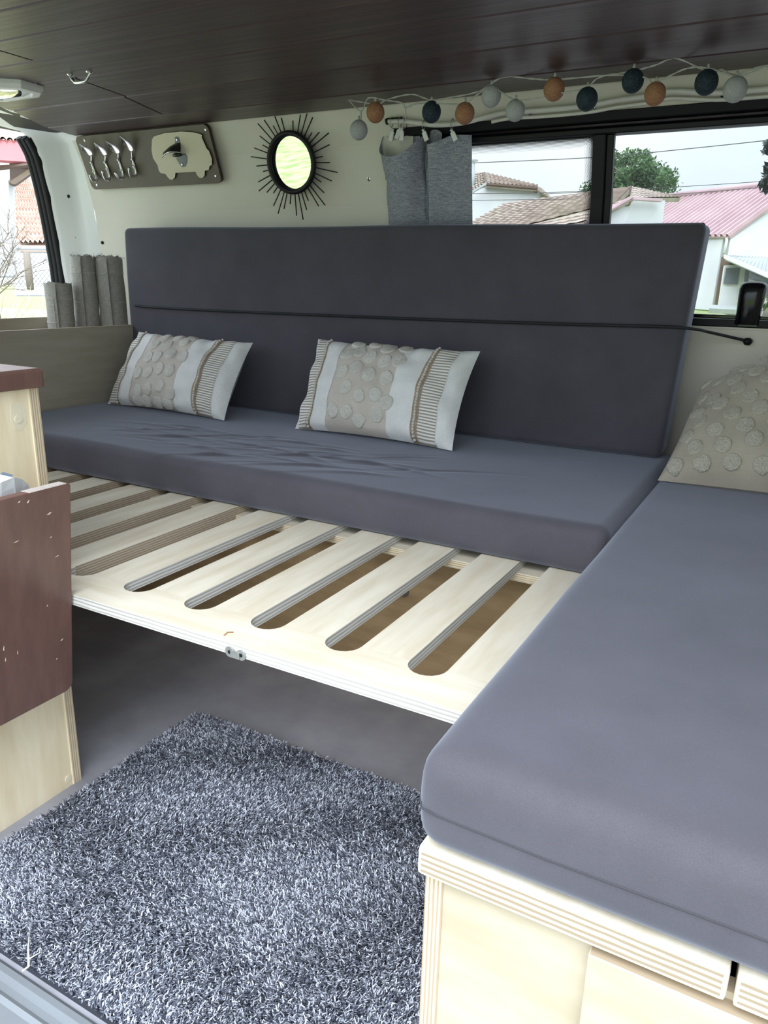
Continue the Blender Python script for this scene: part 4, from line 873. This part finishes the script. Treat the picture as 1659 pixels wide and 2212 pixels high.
def tiled(root,name,quad,nu,nv,mt,depth=.05,wave=.04,label=None,away=None):
    """roof slope: courses stepped one over the next and rolls across (quad: eave-left, eave-right, ridge-right, ridge-left)"""
    A,B,C_,D=map(Vector,quad); nrm=(B-A).cross(D-A).normalized()
    if nrm.z<0: nrm=-nrm
    m=MB(); rows=[]
    cols=nu*4
    for j in range(nv):
        for t,h in ((j/nv,depth),((j+1)/nv-.001/nv,0)):
            rows.append([(A*(1-s)+B*s)*(1-t)+(D*(1-s)+C_*s)*t+nrm*(h+wave*(.5+.5*math.cos(2*math.pi*s*nu+(j%2)*.6))) for s in np.linspace(0,1,cols+1)])
    m.grid(rows,smooth=False); m.slab([A,B,C_,D],.12 if nrm.dot((B-A).cross(D-A))>0 else -.12)
    return part(name,m,mt,root,label)
# -- left white house with hipped tile roof
h1=house('house','white house with a hipped tile roof, left in the side window'); h1.location=(-10.8737,29.7121,2.5345)
tiled(h1,'roof_slope',[(-11.6225,28.8054,4.5305),(-9.8755,29.7201,4.4193),(-10.0642,30.2637,4.5664),(-13.0163,31.9165,5.3915)],12,7,'tile',.04,.05)
tiled(h1,'roof_slope',[(-13.7710,31.1069,4.2458),(-11.6254,28.8097,4.5475),(-13.0163,31.9165,5.3915),(-15.1748,34.4073,5.6680)],10,7,'tile',.04,.05)
hpart(h1,'eave_board',[(-11.5816,28.7042,4.5180),(-9.8406,29.6159,4.4071),(-9.8448,29.5900,4.3391),(-11.5549,28.6955,4.4508)],.15,'soffit')
hpart(h1,'gutter',[(-12.0004,28.3779,4.2364),(-11.5873,28.7129,4.5518),(-11.5451,28.7127,4.4849),(-11.9737,28.3692,4.1691)],.12,'zinc')
hpart(h1,'roof_end',[(-9.9051,29.7333,4.5037),(-9.5490,30.2756,4.1338),(-9.7220,30.1797,4.1297),(-9.8952,29.6856,4.3507)],.3,'tile')
hpart(h1,'wall',[(-12.5329,28.7455,4.0739),(-11.7998,29.3020,4.5246),(-10.0542,30.2151,4.4107),(-9.7890,30.5062,4.1461),(-8.8336,29.2979,-0.8365),(-11.8650,27.3836,-0.8992)],.3,'render_w','white rendered wall')
hpart(h1,'bracket',[(-10.1625,29.9200,4.4170),(-9.9531,30.0241,4.3876),(-9.9588,29.9672,4.2326),(-10.1269,29.8979,4.2974)],.1,'soffit')
hpart(h1,'bracket',[(-11.9319,28.9695,4.4605),(-11.7866,29.0739,4.5328),(-11.7667,29.0431,4.4128),(-11.8992,28.9518,4.3580)],.1,'soffit')
ch=MB(); ch.tube([(-12.8387,30.4683,4.3714),(-13.0436,30.7845,5.6044)],.085,8); ch.box(*[0]*6) if False else None
part('flue',ch,'zinc',h1,'thin grey flue')
m=MB(); p=Vector((-13.0586,30.8078,5.6950)); m.box(p.x-.18,p.x+.18,p.y-.1,p.y+.1,p.z-.03,p.z+.03); part('flue_cap',m,'zinc',h1)
# -- long tiled roof in the middle
h2=house('house','low house with a long brown tiled roof behind the back cushion'); h2.location=(-7.2047,26.6808,1.7574)
tiled(h2,'roof_slope',[(-11.1574,22.1495,1.7794),(-5.0681,22.1081,3.0657),(-5.4018,25.4197,3.8670),(-9.8590,26.4717,3.6122)],16,19,'tile',.03,.02)
tiled(h2,'roof_slope',[(-11.1574,22.1495,1.7794),(-5.5135,20.7148,2.4967),(-4.7363,22.3428,3.2203),(-5.2212,22.7609,3.1284)],14,5,'tile',.03,.02)
tiled(h2,'roof_slope',[(-4.7363,22.3428,3.2203),(-3.9364,25.5006,3.5119),(-4.3605,27.7449,3.7823),(-5.4018,25.4197,3.8670)],12,5,'tile',.02,.02)
hpart(h2,'barge_board',[(-4.7144,22.2360,3.2212),(-4.1731,23.5040,3.2783),(-4.1721,23.4783,3.2026),(-4.7023,22.2174,3.1485)],.1,'red_roof')
hpart(h2,'barge_board',[(-4.7144,22.2360,3.2212),(-4.7023,22.2174,3.1485),(-5.0352,21.4372,2.7966),(-5.4377,20.7323,2.4281),(-5.4921,20.7266,2.4972)],.1,'red_roof')
hpart(h2,'gable_wall',[(-4.8217,22.7666,3.2030),(-4.2747,24.0364,3.2563),(-4.1231,23.2099,0.6373),(-5.3386,20.7536,0.6183),(-5.5577,21.2758,2.4670)],.2,'render_w','white rendered gable')
hpart(h2,'vent',[(-4.8863,22.3190,3.0443),(-4.7623,22.4090,3.1087),(-4.7501,22.3902,3.0353),(-4.8649,22.3095,2.9835)],.1,'soffit')
# -- house with the red sheet roof
h3=house('house','white house with a red corrugated roof and white glazed door, far right'); h3.location=(-3.5980,38.7239,-0.0964)
m=MB(); RL,RR,ER,EL=[Vector(p) for p in ((-8.0092,44.7708,5.3885),(-1.2244,40.7838,5.5369),(-3.7343,38.8252,3.1543),(-10.5992,43.2827,3.4580))]
nrm=(ER-EL).cross(RL-EL).normalized(); nrm=nrm if nrm.z>0 else -nrm
K=26; rows=[]
for t in (0,.5,1):
    row=[]
    for k in range(K):
        for d,h in ((0,0),(.28,0),(.40,.13),(.68,.13),(.86,0)):
            s=(k+d)/K; row.append((EL*(1-s)+ER*s)*(1-t)+(RL*(1-s)+RR*s)*t+nrm*h)
    row.append(ER*(1-t)+RR*t); rows.append(row)
m.grid(rows,smooth=False); m.slab([EL,ER,RR,RL],.10 if nrm.dot((ER-EL).cross(RR-EL))>0 else -.10); part('corrugated_roof',m,'red_roof',h3,'red corrugated sheet roof')
m=MB(); m.tube([RL+nrm*.12,RR+nrm*.12],.16,6); part('ridge_cap',m,'red_roof',h3)
hpart(h3,'gable_wall',[(-3.8481,39.2340,3.1385),(-1.1208,41.5069,5.3985),(-0.0616,39.8719,-0.9764),(-3.8065,38.1215,-0.1318)],.3,'render_w','white rendered gable wall')
hpart(h3,'eave_wall',[(-10.8473,44.3258,3.4223),(-3.8870,39.4482,3.1307),(-3.8298,38.3448,-0.1377),(-10.7455,43.2264,0.0951)],.3,'render_w')
m=MB(); m.tube([(-3.8764,38.9684,3.1041),(-3.8563,38.9375,2.9834),(-3.8731,38.7318,2.4173)],.07,7); part('down_pipe',m,'white_plastic',h3)
hpart(h3,'corner_strip',[(-3.9445,38.5156,2.2497),(-3.8161,38.5867,2.2528),(-3.7080,37.8425,-0.0609),(-3.8731,37.7511,-0.0649)],.1,'soffit')
tiled(h3,'lean_to_roof',[(-3.6327,37.3621,2.2105),(-1.0187,35.8040,1.1604),(-1.3374,40.0666,2.2763),(-3.3713,38.9608,2.2880)],16,1,'zinc',.01,.08,'grey corrugated lean-to roof')
hpart(h3,'lean_to_fascia',[(-3.6639,37.1440,2.3175),(-1.0285,35.5974,1.2667),(-0.9926,35.5419,1.0505),(-3.6351,37.0995,2.1438)],.1,'white_plastic')
hpart(h3,'dark_wall',[(-3.8253,38.1991,2.1800),(-2.9904,38.5508,1.8806),(-2.9607,38.5049,1.7016),(-3.8055,38.0923,1.8410)],.1,'soffit')
dr=hpart(h3,'door_frame',[(-3.7307,37.9003,1.8565),(-2.9024,38.3661,1.8963),(-2.8550,37.7240,-0.0279),(-3.6751,37.2834,-0.0079)],.12,'white_plastic','white glazed door')
m=MB(); m.slab([(-3.6010,37.6975,1.7547),(-3.0652,38.0013,1.7873),(-3.0407,37.7751,1.0973),(-3.6011,37.4714,1.1036)],.05); part('door_pane',m,'pane_far',dr)
m=MB(); m.slab([(-3.6379,37.4627,0.9648),(-3.0407,37.7868,0.9594),(-2.9688,37.5248,0.0917),(-3.6200,37.1708,0.0958)],.05); part('door_panel',m,'render_w',dr)
wn=hpart(h3,'window_frame',[(-2.8926,38.3509,1.8370),(-1.0500,36.9614,1.1129),(-0.8727,36.6878,0.0460),(-2.8155,37.7390,-0.0468)],.08,'white_plastic')
for a,b in (((1611,580,33.6),(1619,584,33.6)),((1621,585,33.5),(1659,602,32.6))):
    pass
m=MB(); m.slab([(-2.8250,38.1206,1.7536),(-2.6595,38.0650,1.6761),(-2.6319,37.9095,1.1850),(-2.8055,37.9397,1.2016)],.04); m.slab([(-2.5940,37.9745,1.6555),(-1.2305,36.8809,1.1649),(-1.1994,36.8329,0.9777),(-2.5924,37.8596,1.3222)],.04); m.slab([(-2.5795,37.8395,1.2440),(-1.1838,36.8089,0.8841),(-1.1279,36.7225,0.5472),(-2.5259,37.6445,0.5980)],.04)
part('window_pane',m,'pane_far',wn)
hpart(h3,'step',[(-3.8944,36.8139,0.0136),(-2.5159,37.2026,-0.0047),(-2.4027,36.4961,-0.1593),(-3.8953,36.1682,-0.1298)],.2,'zinc')
# -- trees
def tree(name,label,base,cc,rads,nl,size,mt,seed,sparse=0):
    rnd=np.random.default_rng(seed); root=thing(name,base,label,'tree')
    m=MB(); b=Vector(base); c=Vector(cc); m.tube([b,b.lerp(c,.5),c],[.28,.22,.1],8)
    for k in range(9):
        d=Vector(rnd.normal(0,1,3)); d.normalize(); m.tube([b.lerp(c,.55+.05*(k%5)),c+Vector((d.x*rads[0],d.y*rads[1],d.z*rads[2]))*.45,c+Vector((d.x*rads[0],d.y*rads[1],d.z*rads[2]))*.9],[.1,.06,.02],5)
    part('trunk',m,'bark',root)
    nb=46; D=rnd.normal(0,1,(nb,3)); D/=np.linalg.norm(D,axis=1)[:,None]; BC=D*rnd.uniform(.25,.92,(nb,1))*np.array(rads); BR=rnd.uniform(.18,.36,nb)*min(rads)
    m=MB()
    for i in range(nl):
        k=rnd.integers(nb); d=rnd.normal(0,1,3); d/=np.linalg.norm(d); p=c+Vector(BC[k]+d*BR[k]*rnd.uniform(.5,1.15))
        a=Vector(rnd.normal(0,1,3)).normalized(); q=a.orthogonal().normalized(); s=size*rnd.uniform(.6,1.3)
        m.poly([p-a*s,p+q*s*.45,p+a*s,p-q*s*.45])
    part('foliage',m,mt,root,kind='stuff'); return root
tree('leafy_tree','bushy green tree rising behind the long brown tiled roof',(-10.42,48.04,-.62),(-10.4165,48.0421,6.5890),(2.75,2.4,2.2),9000,.13,'leaf',2)
tree('conifer','dark conifer branch tips at the right edge of the side window',(-0.1516,18.2790,0.7737),(-0.8631,18.9286,3.7633),(.48,.5,1.2),2600,.10,'leaf_d',5)
tree('shrub','small green shrub at the lower right corner of the side window',(-0.7623,22.4911,0.1445),(-0.8303,22.5961,0.5540),(.18,.3,.35),900,.05,'leaf',6)
# -- overhead wires
def wire(label,pts,r):
    m=MB(); m.tube(smooth_path(pts,5),r,5); solo('overhead_wire',m,'wire',label,'wire')
wire('thick overhead wire crossing the sky in the side window, highest one',[(-11.5982,22.8300,4.4325),(-9.6398,22.6922,4.3877),(-5.8286,22.3607,4.3028),(-3.4886,22.4809,4.4011),(-1.5182,22.3928,4.4805),(-0.0978,21.9849,4.5033)],.011)
wire('overhead wire just above the red roof, upper of two',[(-8.8719,27.7380,3.9931),(-4.4725,29.0268,4.2202),(-1.8600,29.2986,4.3269),(0.0084,29.1482,4.3874)],.010)
wire('overhead wire just above the red roof, lower of two',[(-5.1120,29.8103,4.0518),(-3.2677,29.6466,4.1118),(-1.8284,29.2498,4.1368),(0.0387,29.1014,4.2049)],.010)
wire('overhead wire before the white house wall, upper of two',[(-10.4266,23.1757,3.5869),(-9.0170,23.9617,3.6348),(-7.9177,24.5806,3.6895),(-6.3353,25.4769,3.7839)],.009)
wire('overhead wire before the white house wall, lower of two',[(-10.3940,23.1253,3.3903),(-8.9843,23.9113,3.4383),(-8.0239,24.4483,3.4755),(-6.2980,25.4193,3.5593)],.009)
# -- behind the rear doors
h4=house('shed','building with a red fascia board and wavy tile edge at the rear opening'); h4.location=(-9.1867,6.3862,1.3021)
hpart(h4,'fascia_board',[(-9.3562,5.4939,2.4288),(-8.7245,6.5602,2.4490),(-8.6792,6.5012,2.2077),(-9.3151,5.4305,2.1814)],.08,'red_fascia','red fascia board')
m=MB()
A,B=Vector((-9.2530,5.4325,2.4325)),Vector((-8.6838,6.4612,2.4427)); L=(B-A).normalized(); upz=Vector((0,0,1)); back=Vector((-.75,.66,.25))
for k in range(15):
    p=A+(B-A)*(k+.5)/15; w=(B-A).length/30*1.0
    rows=[[p+L*w*math.cos(t)*1.0+upz*(.055*math.sin(t)) + back*d for t in np.linspace(0,math.pi,7)] for d in (0,1.2)]
    mm2=MB(); mm2.grid(rows); mm2.grid([[q-upz*.025 for q in r] for r in rows]); part('roof_tile',mm2,'tile_red',h4)
hpart(h4,'soffit',[(-9.1160,6.3976,2.2530),(-8.6844,6.4983,2.2076),(-10.2310,7.3077,2.1674),(-10.3070,7.2521,2.1269)],.06,'soffit')
hpart(h4,'rafter',[(-9.1305,6.4305,2.0273),(-8.6946,6.4926,2.2074),(-8.6610,6.5054,2.1912),(-9.0934,6.4391,1.9937)],.06,'rafter')
hpart(h4,'rafter',[(-9.0136,6.1816,2.1558),(-8.6126,6.4154,2.1990),(-8.6191,6.4040,2.1765),(-9.0081,6.1731,2.1225)],.06,'soffit')
hpart(h4,'wall',[(-11.2366,6.3564,2.3803),(-10.1603,7.1562,2.3063),(-10.1560,7.2187,2.1362),(-9.9155,6.8964,0.8298),(-10.9739,5.9509,0.7993)],.1,'render_w')
h5=house('house','house with a red scalloped tile roof seen through the rear opening'); h5.location=(-15.2655,11.3707,1.2021)
tiled(h5,'roof_slope',[(-14.7563,10.5393,1.4373),(-13.9690,10.9755,1.4562),(-18.5289,13.8785,3.2643),(-18.8751,13.6948,3.2794)],9,15,'tile_red',.07,.07)
hpart(h5,'gutter',[(-14.5842,10.3893,1.4208),(-13.8290,10.8013,1.4204),(-13.8198,10.7871,1.3650),(-14.5735,10.3727,1.3562)],.1,'zinc')
hpart(h5,'wall',[(-14.9517,10.6534,1.3868),(-13.7008,11.3398,1.3979),(-13.5434,11.0968,0.4504),(-14.7911,10.4055,0.4204)],.1,'render_w')
fn=thing('wire_fence',(-7.1028,4.9680,0.8021),'diamond wire fence with a weathered post beyond the rear opening','fence')
m=MB(); p,q=Vector((-7.1661,5.0389,1.1059)),Vector((-7.0654,4.9642,0.7325)); m.tube([p,p.lerp(q,.5),q],[.035,.038,.036],8); part('post',m,'bark',fn)
m=MB(); a,b,c,d=[Vector(x) for x in ((-7.9520,4.4907,1.1053),(-6.7668,5.3760,1.1061),(-6.7101,5.2885,0.7650),(-7.8906,4.3959,0.7356))]
for k in range(-6,40):
    for s in (0,1):
        x0=k/34; x1=x0+.18*(1 if s else -1)
        P=lambda u,v:(a*(1-u)+b*u)*(1-v)+(d*(1-u)+c*u)*v
        m.tube([P(x0,1),P(x1,0)],.0030,3)
part('mesh_wire',m,'fence',fn,kind='stuff')
bt=thing('bare_shrub',(-5.4739,3.4445,0.7139),'bare twiggy shrub at the left edge of the rear opening','shrub')
m=MB(); rb_=random.Random(11)
def grow(p,d,L,r,lev):
    q=p+d*L; mid=(p+q)/2+Vector((rb_.gauss(0,.03),rb_.gauss(0,.03),0))*L*2; m.tube([p,mid,q],[r,r*.85,r*.7],4)
    if lev>0:
        for _ in range(3):
            e=(d+Vector((rb_.gauss(0,.5),rb_.gauss(0,.5),rb_.gauss(0,.35)))).normalized(); grow(p.lerp(q,rb_.uniform(.4,1)),e,L*rb_.uniform(.55,.8),r*.62,lev-1)
for k in range(4): grow(Vector((-5.4739,3.4445,0.7139))+Vector((rb_.uniform(-.3,.25),rb_.uniform(-.2,.2),-.2)),Vector((rb_.gauss(0,.15),rb_.gauss(0,.15),1)).normalized(),.42,.009,4)
part('twigs',m,'bark',bt,kind='stuff')
# tall grass between the van and the fence
NB=9000; c0=np.array((-5.3455,3.5156,0.7170)); rx=np.array([.875,.485,.0]); fwv=np.array([-.458,.84,0]); 
uu=RNG.uniform(-4.5,1.6,NB); vv=RNG.uniform(-2.0,1.6,NB); P=np.stack([c0[0]+rx[0]*uu+fwv[0]*vv,c0[1]+rx[1]*uu+fwv[1]*vv,np.full(NB,gz)],1)
hh=RNG.uniform(.55,1.35,NB)*(1+.15*np.sin(uu*5)); an=RNG.uniform(0,6.28,NB); w=RNG.uniform(.006,.014,NB)
dv=np.stack([np.cos(an),np.sin(an),np.zeros(NB)],1); sv=np.stack([-np.sin(an),np.cos(an),np.zeros(NB)],1)*w[:,None]
m1=P+dv*(hh*.12)[:,None]+np.array([0,0,1])*(hh*.6)[:,None]; t1=P+dv*(hh*.42)[:,None]+np.array([0,0,1])*(hh*.95)[:,None]
V=np.concatenate([P-sv,P+sv,m1-sv*.8,m1+sv*.8,t1],0); i=np.arange(NB)
me=bpy.data.meshes.new('tall_grass'); gl=np.array([c0[0],c0[1],gz]); me.from_pydata((V-gl).tolist(),[],np.stack([i,i+NB,i+3*NB,i+2*NB],1).tolist()+np.stack([i+2*NB,i+3*NB,i+4*NB],1).tolist()); me.materials.append(M['blade'])
tg=bpy.data.objects.new('tall_grass',me); COL.objects.link(tg); tg.location=gl.tolist(); tag(tg,'tall yellow-green grass beyond the rear opening','grass',kind='stuff')
